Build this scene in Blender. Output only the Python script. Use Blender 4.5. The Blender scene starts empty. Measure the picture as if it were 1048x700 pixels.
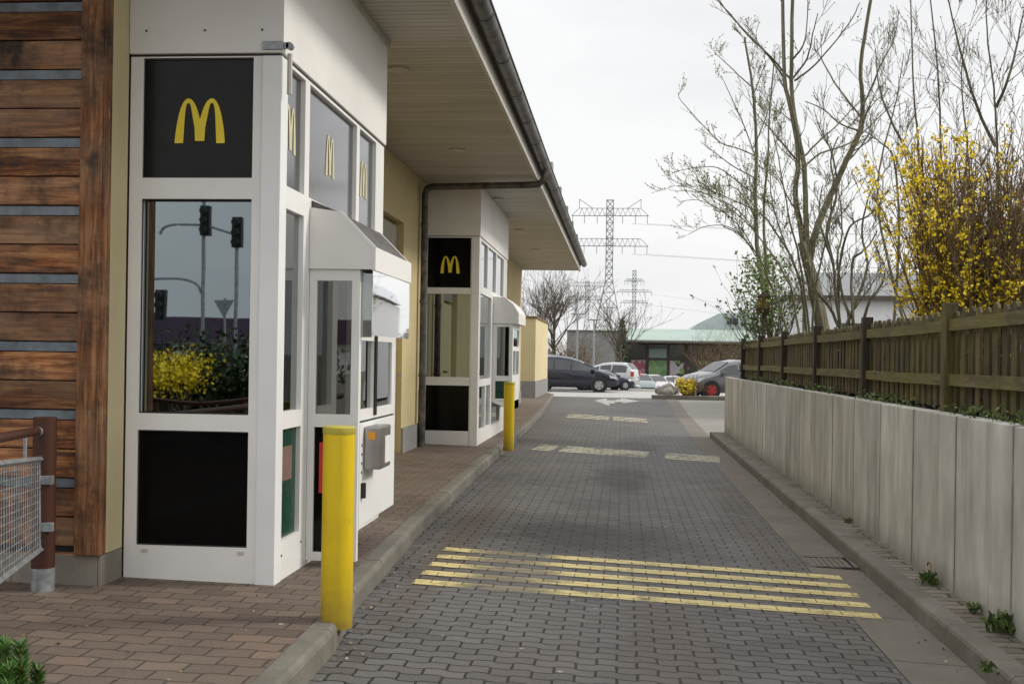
import bpy, bmesh, math, random
from mathutils import Vector, Matrix
R = random.Random(7)
rad = math.radians
sc = bpy.context.scene
col = sc.collection

# ------------------------------------------------------------------ survey of the camera (used for measuring positions)
F_ = 1200.0; YAW = math.atan(112/F_); ROLL = .0155; H = 1.5; V0 = 368-.0155*112
_R = Vector((math.cos(YAW), math.sin(YAW), 0)); _F = Vector((-math.sin(YAW), math.cos(YAW), 0)); _U = Vector((0, 0, 1))
_rr = _R*math.cos(ROLL)+_U*math.sin(ROLL); _uu = _U*math.cos(ROLL)-_R*math.sin(ROLL)
CAM = Vector((0, 0, H))
def at(u, v, y):
    d = _F+_rr*(u-524)/F_-_uu*(v-V0)/F_
    return CAM+d*(y/d.y)

# ------------------------------------------------------------------ materials
def new_mat(name):
    m = bpy.data.materials.new(name); m.use_nodes = True
    nt = m.node_tree; nt.nodes.clear()
    out = nt.nodes.new('ShaderNodeOutputMaterial')
    return m, nt, out
class NT:
    def __init__(s, name):
        s.m, s.t, s.out = new_mat(name)
    def n(s, typ, **kw):
        nd = s.t.nodes.new('ShaderNode'+typ)
        for k, v in kw.items():
            if k in ('ins',):
                for a, b in v.items(): s.set(nd, a, b)
            else: setattr(nd, k, v)
        return nd
    def set(s, nd, a, b):
        i = nd.inputs[a]
        if hasattr(b, 'is_linked') or hasattr(b, 'links'): s.t.links.new(b, i)
        else: i.default_value = b
    def pos(s):
        return s.n('NewGeometry').outputs['Position']
    def objc(s):
        return s.n('TexCoord').outputs['Object']
    def mapping(s, v, scale=(1, 1, 1), loc=(0, 0, 0), rot=(0, 0, 0)):
        return s.n('Mapping', ins={'Vector': v, 'Scale': scale, 'Location': loc, 'Rotation': rot}).outputs[0]
    def noise(s, v, scale=5, detail=4, rough=.6, dist=0):
        return s.n('TexNoise', ins={'Vector': v, 'Scale': scale, 'Detail': detail, 'Roughness': rough, 'Distortion': dist}).outputs['Fac']
    def math(s, op, a, b=0.0, c=None, clamp=False):
        nd = s.n('Math', operation=op, use_clamp=clamp); s.set(nd, 0, a); s.set(nd, 1, b)
        if c is not None: s.set(nd, 2, c)
        return nd.outputs[0]
    def ramp(s, f, stops, interp='LINEAR'):
        nd = s.n('ValToRGB'); s.set(nd, 0, f); cr = nd.color_ramp; cr.interpolation = interp
        while len(cr.elements) < len(stops): cr.elements.new(.5)
        for e, (p, c) in zip(cr.elements, stops):
            e.position = p; e.color = (c[0], c[1], c[2], 1) if isinstance(c, tuple) else (c, c, c, 1)
        return nd.outputs[0]
    def mix(s, f, a, b, mode='MIX'):
        nd = s.n('Mix', data_type='RGBA', blend_type=mode)
        s.set(nd, 0, f)
        for i, x in ((6, a), (7, b)):
            if isinstance(x, tuple): x = (x[0], x[1], x[2], 1)
            s.set(nd, i, x)
        return nd.outputs[2]
    def sep(s, v):
        nd = s.n('SeparateXYZ'); s.set(nd, 0, v); return nd.outputs
    def comb(s, x, y, z):
        nd = s.n('CombineXYZ'); s.set(nd, 0, x); s.set(nd, 1, y); s.set(nd, 2, z); return nd.outputs[0]
    def island(s): return s.n('NewGeometry').outputs['Random Per Island']
    def bump(s, h, strength=.3, dist=.01, normal=None):
        nd = s.n('Bump', ins={'Height': h, 'Strength': strength, 'Distance': dist})
        if normal is not None: s.set(nd, 'Normal', normal)
        return nd.outputs[0]
    def pbr(s, colr, rough=.7, metal=0, normal=None, spec=.5, alpha=None, trans=None):
        b = s.n('BsdfPrincipled')
        if isinstance(colr, tuple): colr = (colr[0], colr[1], colr[2], 1)
        s.set(b, 'Base Color', colr); s.set(b, 'Roughness', rough); s.set(b, 'Metallic', metal)
        s.set(b, 'Specular IOR Level', spec)
        if normal is not None: s.set(b, 'Normal', normal)
        if alpha is not None: s.set(b, 'Alpha', alpha)
        s.t.links.new(b.outputs[0], s.out.inputs[0]); return b
def plain(name, c, rough=.6, metal=0, var=.12, scale=6, bump=0.0, spec=.5, stretch=(1, 1, 1)):
    t = NT(name); v = t.mapping(t.objc(), stretch)
    f = t.noise(v, scale, 5, .65)
    a = tuple(min(1, x*(1-var*1.6)) for x in c); b = tuple(min(1, x*(1+var)) for x in c)
    colr = t.ramp(f, [(.3, a), (.7, b)])
    nrm = t.bump(t.noise(v, scale*8, 3), bump, .004) if bump else None
    rr = t.math('ADD', t.math('MULTIPLY', t.noise(v, scale*2.3, 3), .25), rough-.12, clamp=True)
    t.pbr(colr, rr, metal, nrm, spec); return t.m

def paver_fac(t, v, w, h, mortar, wave=0.0):
    x, y, z = t.sep(v)
    wob = t.math('MULTIPLY', t.math('SUBTRACT', t.noise(v, 1.3, 2), .5), .05)
    y2 = t.math('ADD', y, wob)
    if wave:
        s_ = t.math('SINE', t.math('MULTIPLY', x, 2*math.pi/w*1.0))
        s_ = t.math('MULTIPLY', t.math('MAXIMUM', t.math('MINIMUM', t.math('MULTIPLY', s_, 1.8), 1.0), -1.0), wave)
        y2 = t.math('ADD', y2, s_)
    jit = t.math('MULTIPLY', t.math('SUBTRACT', t.noise(v, 9, 2), .5), .016)
    v2 = t.comb(t.math('ADD', x, jit), t.math('ADD', y2, jit), 0.0)
    b = t.n('TexBrick', offset=.5, offset_frequency=2, squash=1.0,
            ins={'Vector': v2, 'Color1': (0, 0, 0, 1), 'Color2': (1, 1, 1, 1), 'Mortar': (.5, .5, .5, 1), 'Scale': 1.0,
                 'Mortar Size': mortar, 'Mortar Smooth': .35, 'Bias': 0.0, 'Brick Width': w, 'Row Height': h})
    return b.outputs['Fac'], b.outputs['Color']

def m_lane():
    t = NT('grey_pavers'); v = t.pos()
    fac, rnd = paver_fac(t, v, .208, .116, .008, .013)
    big = t.noise(v, .55, 5, .6); mid = t.noise(v, 3, 5, .7); fine = t.noise(v, 90, 2, .7)
    base = t.mix(rnd, (.050, .048, .046), (.118, .112, .105))
    base = t.mix(t.ramp(big, [(.35, 0.0), (.68, .75)]), base, (.135, .13, .122))
    base = t.mix(t.ramp(mid, [(.45, 0.0), (.75, .4)]), base, (.085, .08, .073))
    base = t.mix(t.math('MULTIPLY', t.ramp(t.noise(t.mapping(v, (1, .5, 1), (7, 3, 0)), 1.1, 6, .7), [(.48, 0.0), (.7, .7)]), .7), base, (.10, .077, .06))
    # tyre rubber and oil: darker worn middle of the lane
    x, y, z = t.sep(v)
    dx = t.math('ABSOLUTE', t.math('SUBTRACT', x, .15))
    oil = t.math('SUBTRACT', 1.0, t.math('MULTIPLY', dx, 1.1), clamp=True)
    dy = t.math('SUBTRACT', 1.0, t.math('MULTIPLY', t.math('ABSOLUTE', t.math('SUBTRACT', y, 10.9)), .42), clamp=True)
    oil2 = t.math('MULTIPLY', t.math('MULTIPLY', oil, t.math('MAXIMUM', dy, .22)), t.ramp(t.noise(t.mapping(v, (1, .6, 1)), 1.6, 6, .75), [(.36, 0.0), (.62, 1.0)]))
    base = t.mix(t.math('MULTIPLY', oil2, .95), base, (.04, .038, .036))
    def patch(cx, cy, rx, ry, k):
        ex = t.math('DIVIDE', t.math('SUBTRACT', x, cx), rx); ey = t.math('DIVIDE', t.math('SUBTRACT', y, cy), ry)
        r_ = t.math('SQRT', t.math('ADD', t.math('MULTIPLY', ex, ex), t.math('MULTIPLY', ey, ey)))
        r_ = t.math('ADD', r_, t.math('MULTIPLY', t.math('SUBTRACT', t.noise(v, 2.2, 6, .8), .5), 1.5))
        return t.ramp(r_, [(.45, k), (.95, 0.0)])
    for a_ in ((-.15, 10.2, 1.0, 1.2, .97), (.05, 15.6, .5, 2.4, .85), (.3, 21.5, .5, 2.0, .55), (-.35, 12.6, .5, .9, .5)):
        base = t.mix(patch(*a_), base, (.022, .021, .02))
    for a_ in ((.3, 6.4, .35, 2.2, .5), (-1.3, 9.5, .22, 4.0, .55), (1.3, 12, .25, 6, .4)):
        base = t.mix(patch(*a_), base, (.085, .055, .035))
    vor = t.n('TexVoronoi', feature='F1', ins={'Vector': v, 'Scale': 3.1})
    gum = t.ramp(vor.outputs['Distance'], [(.0, 1.0), (.045, 1.0), (.06, 0.0)])
    base = t.mix(t.math('MULTIPLY', gum, .7), base, (.42, .4, .37))
    base = t.mix(t.math('MULTIPLY', t.ramp(fine, [(.35, 0.0), (.75, 1.0)]), .4), base, (.2, .19, .175))
    base = t.mix(t.math('MULTIPLY', fac, .97), base, (.016, .014, .012))
    h = t.math('ADD', t.math('MULTIPLY', fac, -1.0), t.math('MULTIPLY', fine, .15))
    h = t.math('ADD', h, t.math('MULTIPLY', rnd, .25))
    t.pbr(base, t.math('ADD', t.math('MULTIPLY', mid, .3), .5), normal=t.bump(h, .65, .009), spec=.3); return t.m
def m_walk():
    t = NT('red_brown_pavers'); v = t.pos()
    fac, rnd = paver_fac(t, v, .208, .14, .007, .006)
    big = t.noise(v, .8, 5, .65); fine = t.noise(v, 80, 3, .7)
    base = t.mix(rnd, (.072, .049, .036), (.165, .112, .08))
    base = t.mix(t.ramp(big, [(.4, 0.0), (.7, .65)]), base, (.155, .128, .10))
    base = t.mix(t.ramp(t.noise(v, 4, 5, .7), [(.44, 0.0), (.7, .8)]), base, (.095, .07, .055))
    base = t.mix(t.math('MULTIPLY', t.ramp(fine, [(.35, 0.0), (.8, 1.0)]), .25), base, (.36, .28, .22))
    vor = t.n('TexVoronoi', feature='F1', ins={'Vector': v, 'Scale': 2.3})
    gum = t.ramp(vor.outputs['Distance'], [(.0, 1.0), (.025, 1.0), (.035, 0.0)])
    base = t.mix(t.math('MULTIPLY', gum, .8), base, (.6, .57, .5))
    base = t.mix(t.math('MULTIPLY', fac, .85), base, (.035, .026, .02))
    h = t.math('ADD', t.math('MULTIPLY', fac, -1.0), t.math('MULTIPLY', fine, .2))
    h = t.math('ADD', h, t.math('MULTIPLY', rnd, .3))
    t.pbr(base, .8, normal=t.bump(h, .6, .009)); return t.m
def m_strip():
    t = NT('mossy_edge_pavers'); v = t.pos()
    fac, rnd = paver_fac(t, v, .4, .125, .011, .0)
    fine = t.noise(v, 80, 3, .7)
    base = t.mix(rnd, (.13, .11, .085), (.235, .205, .165))
    base = t.mix(t.ramp(t.noise(v, 2.2, 5, .7), [(.52, 0.0), (.72, .8)]), base, (.07, .085, .035))
    base = t.mix(t.math('MULTIPLY', fac, .9), base, (.03, .032, .018))
    h = t.math('ADD', t.math('MULTIPLY', fac, -1.0), t.math('MULTIPLY', fine, .3))
    t.pbr(base, .85, normal=t.bump(h, .7, .009)); return t.m
def m_concrete(name, a, b, streak=0.0, moss=0.0, island=0.0, grain=.35, joints=0):
    t = NT(name); v = t.pos()
    f = t.noise(v, 1.7, 6, .7); fine = t.noise(v, 120, 2, .7)
    base = t.ramp(f, [(.3, a), (.7, b)])
    if island:
        k = t.math('ADD', t.math('MULTIPLY', t.island(), island), 1-island/2)
        base = t.mix(1.0, base, t.comb(k, k, k), 'MULTIPLY')
    if streak:
        st = t.noise(t.mapping(v, (1.1, 1.1, .55)), 2.0, 4, .6)
        base = t.mix(t.math('MULTIPLY', t.ramp(st, [(.42, 0.0), (.72, 1.0)]), streak), base, tuple(x*.42 for x in a))
        st2 = t.noise(t.mapping(v, (2.0, 2.0, .3), (3, 3, 3)), 1.7, 3, .55)
        base = t.mix(t.math('MULTIPLY', t.ramp(st2, [(.5, 0.0), (.75, 1.0)]), streak*.7), base, tuple(min(1, x*1.35) for x in b))
        pit = t.n('TexVoronoi', ins={'Vector': v, 'Scale': 26}).outputs['Distance']
        base = t.mix(t.ramp(pit, [(.0, .55), (.06, .35), (.09, 0.0)]), base, tuple(x*.4 for x in a))
    if joints:
        x, y, z = t.sep(v)
        d = t.math('MULTIPLY', t.math('ABSOLUTE', t.math('SUBTRACT', t.math('FRACT', t.math('ADD', t.math('DIVIDE', t.math('SUBTRACT', y, 6.98), joints), .5)), .5)), joints)
        d = t.math('ADD', d, t.math('MULTIPLY', t.math('SUBTRACT', t.noise(v, 7, 4), .5), .03))
        base = t.mix(t.ramp(d, [(.006, .8), (.014, .35), (.04, 0.0)]), base, (.06, .052, .04))
        run = t.ramp(t.noise(t.mapping(v, (1, 2.4, .22), (9, 1, 4)), 1.5, 5, .65), [(.5, 0.0), (.66, .5)])
        base = t.mix(run, base, (.235, .225, .185))
        capd = t.ramp(t.math('ADD', z, t.math('MULTIPLY', t.noise(v, 6, 5), .12)), [(1.16, 0.0), (1.215, .7)])
        base = t.mix(capd, base, (.2, .17, .12))
        low = t.ramp(t.math('ADD', z, t.math('MULTIPLY', t.noise(v, 4, 5), .3)), [(.1, .6), (.32, 0.0)])
        base = t.mix(low, base, (.14, .13, .09))
    if moss:
        x, y, z = t.sep(v)
        base = t.mix(t.math('MULTIPLY', t.ramp(t.noise(v, 3.2, 6, .75), [(.45, 0.0), (.75, 1.0)]), moss), base, (.075, .075, .04))
    base = t.mix(t.math('MULTIPLY', t.ramp(fine, [(.3, 0.0), (.8, 1.0)]), grain), base, tuple(x*.72 for x in a))
    t.pbr(base, .85, normal=t.bump(t.math('ADD', fine, t.math('MULTIPLY', f, 2)), .25, .006)); return t.m
def m_wood(name, cols, axis=0, stain=.5, dark=(.02, .012, .008), isl=True, moss=0.0, rough=.75, tan=0.0):
    t = NT(name); v = t.pos()
    isl_ = t.island()
    off = t.math('MULTIPLY', isl_, 37.0)
    x, y, z = t.sep(v)
    v2 = t.comb(t.math('ADD', x, off), t.math('ADD', y, off), t.math('ADD', z, off))
    sc_ = [(.9, 14, 14), (14, .9, 14), (14, 14, .9)][axis]
    g = t.noise(t.mapping(v2, sc_), 2.2, 8, .7, .6)
    g2 = t.noise(t.mapping(v2, tuple(k*3 for k in sc_)), 3, 5, .7)
    base = t.ramp(g, [(.34, cols[0]), (.5, cols[1]), (.66, cols[2])])
    k = t.math('ADD', t.math('MULTIPLY', isl_, 1.1), .45)
    base = t.mix(1.0, base, t.comb(k, k, k), 'MULTIPLY')
    base = t.mix(t.math('MULTIPLY', t.ramp(g2, [(.45, 0.0), (.75, 1.0)]), .5), base, tuple(q*.4 for q in cols[0]))
    if tan:
        base = t.mix(t.math('MULTIPLY', t.ramp(t.noise(t.mapping(v2, (.5, 2, 2)), 1.3, 5, .7), [(.42, 0.0), (.62, 1.0)]), tan), base, t.mix(g2, (.24, .16, .10), (.5, .37, .25)))
    s = t.noise(v2, 2.6, 6, .7)
    base = t.mix(t.math('MULTIPLY', t.ramp(s, [(.48, 0.0), (.66, 1.0)]), stain), base, dark)
    if moss:
        base = t.mix(t.math('MULTIPLY', t.ramp(t.noise(v, 2.8, 6, .7), [(.38, 0.0), (.62, 1.0)]), moss), base, (.14, .13, .018))
    t.pbr(base, rough, normal=t.bump(t.math('ADD', g, g2), .35, .004)); return t.m
def m_soffit():
    t = NT('soffit_boards'); v = t.pos(); x, y, z = t.sep(v)
    fr = t.math('FRACT', t.math('DIVIDE', y, .11))
    line = t.math('LESS_THAN', fr, .1)
    n = t.noise(t.mapping(v, (.6, 3, 1)), 1.5, 4)
    cell = t.n('TexWhiteNoise', noise_dimensions='1D'); t.set(cell, 'W', t.math('FLOOR', t.math('DIVIDE', y, .11)))
    base = t.ramp(n, [(.3, (.47, .44, .385)), (.7, (.6, .565, .50))])
    k = t.math('ADD', t.math('MULTIPLY', cell.outputs[0], .16), .86)
    base = t.mix(1.0, base, t.comb(k, k, k), 'MULTIPLY')
    base = t.mix(t.math('MULTIPLY', line, .75), base, (.1, .085, .065))
    t.pbr(base, .6, normal=t.bump(t.math('MULTIPLY', line, -1.0), .5, .006)); return t.m
def m_glass(name, refl=.3, tint=(.25, .27, .27), rough=.01, gcol=(1, 1, 1), bump=0.0):
    t = NT(name)
    g = t.n('BsdfGlossy', ins={'Color': (*gcol, 1), 'Roughness': rough})
    if bump: t.set(g, 'Normal', t.bump(t.noise(t.pos(), 1.6, 2), bump, .02))
    tr = t.n('BsdfTransparent', ins={'Color': (*tint, 1)})
    fr = t.n('Fresnel', ins={'IOR': 1.5}).outputs[0]
    f = t.math('ADD', fr, refl, clamp=True)
    mx = t.n('MixShader'); t.set(mx, 0, f); t.t.links.new(tr.outputs[0], mx.inputs[1]); t.t.links.new(g.outputs[0], mx.inputs[2])
    t.t.links.new(mx.outputs[0], t.out.inputs[0]); return t.m
def m_paint_mark(name, c, worn=.5, pav=True, xgap=None):
    t = NT(name); v = t.pos()
    fac, rnd = paver_fac(t, v, .208, .116, .0055, .012)
    w = t.ramp(t.noise(v, 2.0, 7, .72), [(worn-.06, 1.0), (worn+.07, .12)])
    a = t.math('MULTIPLY', w, t.math('SUBTRACT', 1.0, t.math('MULTIPLY', fac, .7 if pav else .0)))
    fine = t.ramp(t.noise(v, 60, 3, .7), [(.3, 1.0), (.72, .55)])
    a = t.math('MULTIPLY', a, fine)
    if xgap:
        x, y, z = t.sep(v)
        wx = t.math('ADD', x, t.math('MULTIPLY', t.math('SUBTRACT', t.noise(v, 3, 4), .5), .5))
        d = t.math('ABSOLUTE', t.math('SUBTRACT', wx, xgap[0]))
        a = t.math('MULTIPLY', a, t.ramp(t.math('DIVIDE', d, xgap[1]), [(.4, .22), (1.0, 1.0)]))
    base = t.ramp(t.noise(v, 5, 4), [(.3, tuple(x*.8 for x in c)), (.7, c)])
    t.pbr(base, .65, alpha=a); return t.m
def m_leaf(name, c, var=.5):
    t = NT(name); i = t.island()
    a = tuple(x*(1-var) for x in c); b = tuple(min(1, x*(1+var)) for x in c)
    base = t.ramp(i, [(0.0, a), (1.0, b)])
    t.pbr(base, .55); return t.m

M = {}
M['lane'] = m_lane(); M['walk'] = m_walk(); M['strip'] = m_strip()
M['asphalt'] = m_concrete('asphalt', (.2, .188, .165), (.28, .265, .235))
M['ground'] = m_concrete('far_ground', (.11, .105, .09), (.18, .17, .15))
M['light_asphalt'] = m_concrete('pale_asphalt', (.36, .35, .33), (.46, .45, .43))
M['kerb'] = m_concrete('kerb_concrete', (.125, .113, .093), (.245, .225, .188), moss=.5, grain=.5)
M['gutterstone'] = m_concrete('channel_concrete', (.135, .12, .097), (.19, .172, .142), moss=.25)
M['wallconc'] = m_concrete('wall_concrete', (.52, .50, .45), (.70, .675, .62), streak=.6, island=.25, joints=1.154)
M['wallback'] = plain('dark_joint', (.025, .023, .02), .9)
M['soil'] = plain('soil', (.06, .05, .03), .95, var=.4, bump=.6)
M['white'] = plain('white_coated_metal', (.82, .81, .775), .42, var=.045, scale=1.3)
M['whiteb'] = plain('white_post_coating', (.84, .84, .83), .38, var=.04, scale=1.6)
M['panelwhite'] = plain('white_fascia_panel', (.82, .80, .76), .5, var=.04, scale=.9)
M['black'] = plain('black_panel', (.004, .004, .004), .12, var=.1, spec=.12)
M['blackup'] = plain('black_gloss_panel', (.012, .013, .011), .2, var=.1, spec=.2)
M['green'] = plain('dark_green_panel', (.004, .045, .026), .3, var=.1, spec=.4)
M['yellow'] = plain('yellow_emblem', (.86, .66, .03), .5, var=.05)
M['pale'] = plain('pale_gold_emblem', (.66, .6, .38), .5, var=.05)
M['interior'] = plain('interior_dark', (.06, .05, .04), .8, var=.3)
M['interiorw'] = plain('interior_pale', (.4, .36, .29), .7)
M['wall'] = plain('cream_render', (.60, .495, .265), .88, var=.06, scale=1.4, bump=.25)
M['wallpale'] = plain('pale_cream_render', (.66, .56, .33), .88, var=.05, scale=1.4, bump=.25)
M['plinth'] = plain('grey_plinth', (.27, .265, .255), .85, var=.1, bump=.3)
M['plinthstone'] = plain('plinth_tiles', (.25, .225, .185), .8, var=.12, bump=.2)
M['soffit'] = m_soffit()
M['zinc'] = plain('zinc', (.19, .185, .175), .42, .75, var=.35, scale=4)
M['zincd'] = plain('weathered_zinc', (.14, .13, .12), .5, .6, var=.45, scale=7)
M['fascia'] = plain('fascia_white', (.55, .52, .46), .5, var=.08)
M['rooft'] = plain('roof_tiles', (.12, .1, .09), .8)
M['galv'] = plain('galvanised_steel', (.36, .38, .39), .45, .6, var=.3, scale=14)
M['steel'] = plain('brushed_steel', (.4, .385, .36), .34, .85, var=.15, scale=5)
M['strip_metal'] = plain('cladding_metal_strip', (.17, .20, .225), .5, .3, var=.25, scale=9)
M['bollard'] = None
M['rust'] = plain('oxide_red_paint', (.06, .016, .006), .5, var=.2, scale=5)
M['cladding'] = m_wood('cladding_timber', [(.04, .010, .003), (.25, .078, .018), (.56, .27, .095)], 0, .95, tan=.42)
M['cladpost'] = m_wood('cladding_post_timber', [(.05, .018, .006), (.21, .082, .026), (.40, .2, .085)], 2, 1.0, tan=.25)
M['redwood'] = m_wood('red_timber', [(.09, .025, .01), (.17, .05, .018), (.2, .07, .03)], 2, .3)
M['fence'] = m_wood('mossy_fence_timber', [(.028, .019, .008), (.085, .06, .025), (.17, .125, .055)], 2, .6, moss=.34)
M['rail'] = m_wood('mossy_rail_timber', [(.055, .042, .019), (.12, .097, .042), (.2, .165, .078)], 1, .35, moss=.7)
M['post'] = m_wood('dark_post_timber', [(.012, .008, .005), (.026, .018, .011), (.05, .036, .02)], 2, .4, moss=.06)
M['bark'] = m_wood('bark_olive', [(.09, .08, .045), (.16, .145, .085), (.24, .22, .14)], 2, .3)
M['barkd'] = m_wood('bark_dark', [(.055, .043, .032), (.11, .09, .068), (.18, .15, .115)], 2, .3)
M['barkb'] = m_wood('bark_brown', [(.08, .05, .025), (.18, .115, .055), (.3, .2, .1)], 2, .3)
M['bud'] = m_leaf('buds', (.22, .23, .07)); M['budb'] = m_leaf('brown_buds', (.15, .12, .06))
M['leaf'] = m_leaf('leaves_green', (.15, .23, .05)); M['dleaf'] = m_leaf('leaves_dark', (.03, .06, .015))
M['hedge'] = m_leaf('hedge_leaves', (.025, .05, .012)); M['fors'] = m_leaf('forsythia_petals', (.88, .68, .02), .15)
M['grass'] = m_leaf('grass_blades', (.09, .14, .03)); M['needle'] = m_leaf('pine_needles', (.06, .15, .02), .75)
M['moss'] = m_leaf('moss_leaves', (.11, .125, .025))
M['glass'] = m_glass('tinted_window_glass', .26, (.13, .14, .13), .012, (.84, .96, 1.0), .012)
M['glass_side'] = m_glass('side_window_glass', .22, (.4, .42, .4), .012, (.95, .98, 1.0), .04)
M['glass_clear'] = m_glass('clear_window_glass', .1, (.62, .63, .58), .01)
M['plexi'] = m_glass('clear_plastic_screen', .04, (.97, .97, .95), .03, (1, 1, 1), .03)
M['glass_up'] = m_glass('grey_film_glass', .2, (.3, .29, .28), .12, (.9, .9, .92), .01)
M['carglass'] = plain('car_glass', (.02, .024, .026), .06, var=.1, spec=.9)
M['tyre'] = plain('tyre_rubber', (.018, .018, .018), .8); M['rim'] = plain('rim_alloy', (.42, .43, .44), .35, .7)
M['rimred'] = plain('rim_red', (.42, .025, .018), .4); M['rimwhite'] = plain('rim_white', (.7, .7, .68), .4)
M['lamp'] = plain('headlight_lens', (.65, .68, .7), .12); M['taillamp'] = plain('tail_light_lens', (.55, .04, .03), .2)
M['plate'] = plain('number_plate', (.7, .7, .68), .5)
M['red'] = plain('red_sticker', (.6, .03, .025), .5); M['orange'] = plain('orange_sticker', (.75, .32, .02), .5)
M['blue'] = plain('blue_print', (.03, .25, .5), .5); M['dark'] = plain('dark_plastic', (.02, .02, .02), .5)
M['pylon'] = plain('pylon_steel', (.24, .25, .26), .6, .2); M['cable'] = plain('cable_grey', (.4, .41, .42), .6)
M['house'] = plain('house_white', (.82, .83, .85), .8, var=.04); M['houseroof'] = plain('house_pale_roof', (.66, .68, .7), .7, var=.05)
M['greenroof'] = plain('green_copper_roof', (.33, .42, .365), .55, var=.1, scale=.25); M['dormer'] = plain('pale_standing_seam', (.45, .5, .5), .5)
M['mauve'] = plain('mauve_shopfront', (.085, .05, .09), .6)
M['darkwin'] = plain('dark_shop_window', (.06, .062, .06), .15, var=.5, scale=.5)
M['card'] = plain('decal_grey', (.18, .12, .09), .6)

def m_bollard():
    t = NT('yellow_bollard_paint'); v = t.objc()
    n = t.noise(v, 3, 5, .7)
    base = t.ramp(n, [(.3, (.70, .48, .006)), (.7, (.80, .58, .010))])
    x, y, z = t.sep(v)
    d = t.ramp(t.noise(v, 11, 6, .8), [(.62, 0.0), (.74, 1.0)])
    base = t.mix(t.math('MULTIPLY', d, .55), base, (.2, .12, .02))
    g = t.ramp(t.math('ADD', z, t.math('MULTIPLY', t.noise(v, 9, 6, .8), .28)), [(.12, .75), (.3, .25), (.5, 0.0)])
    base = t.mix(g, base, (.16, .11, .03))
    sc2 = t.ramp(t.noise(t.mapping(v, (1, 1, 7)), 5, 6, .8), [(.63, 0.0), (.68, .8)])
    base = t.mix(t.math('MULTIPLY', sc2, .5), base, (.42, .36, .2))
    st = t.ramp(t.noise(t.mapping(v, (8, 8, .6)), 2, 4, .6), [(.55, 0.0), (.8, .4)])
    base = t.mix(st, base, (.42, .29, .02))
    t.pbr(base, .42, normal=t.bump(t.noise(v, 40, 3), .1, .003)); return t.m
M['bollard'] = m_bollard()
M['bollardcap'] = plain('bollard_cap', (.5, .42, .06), .55, var=.15)

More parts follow.
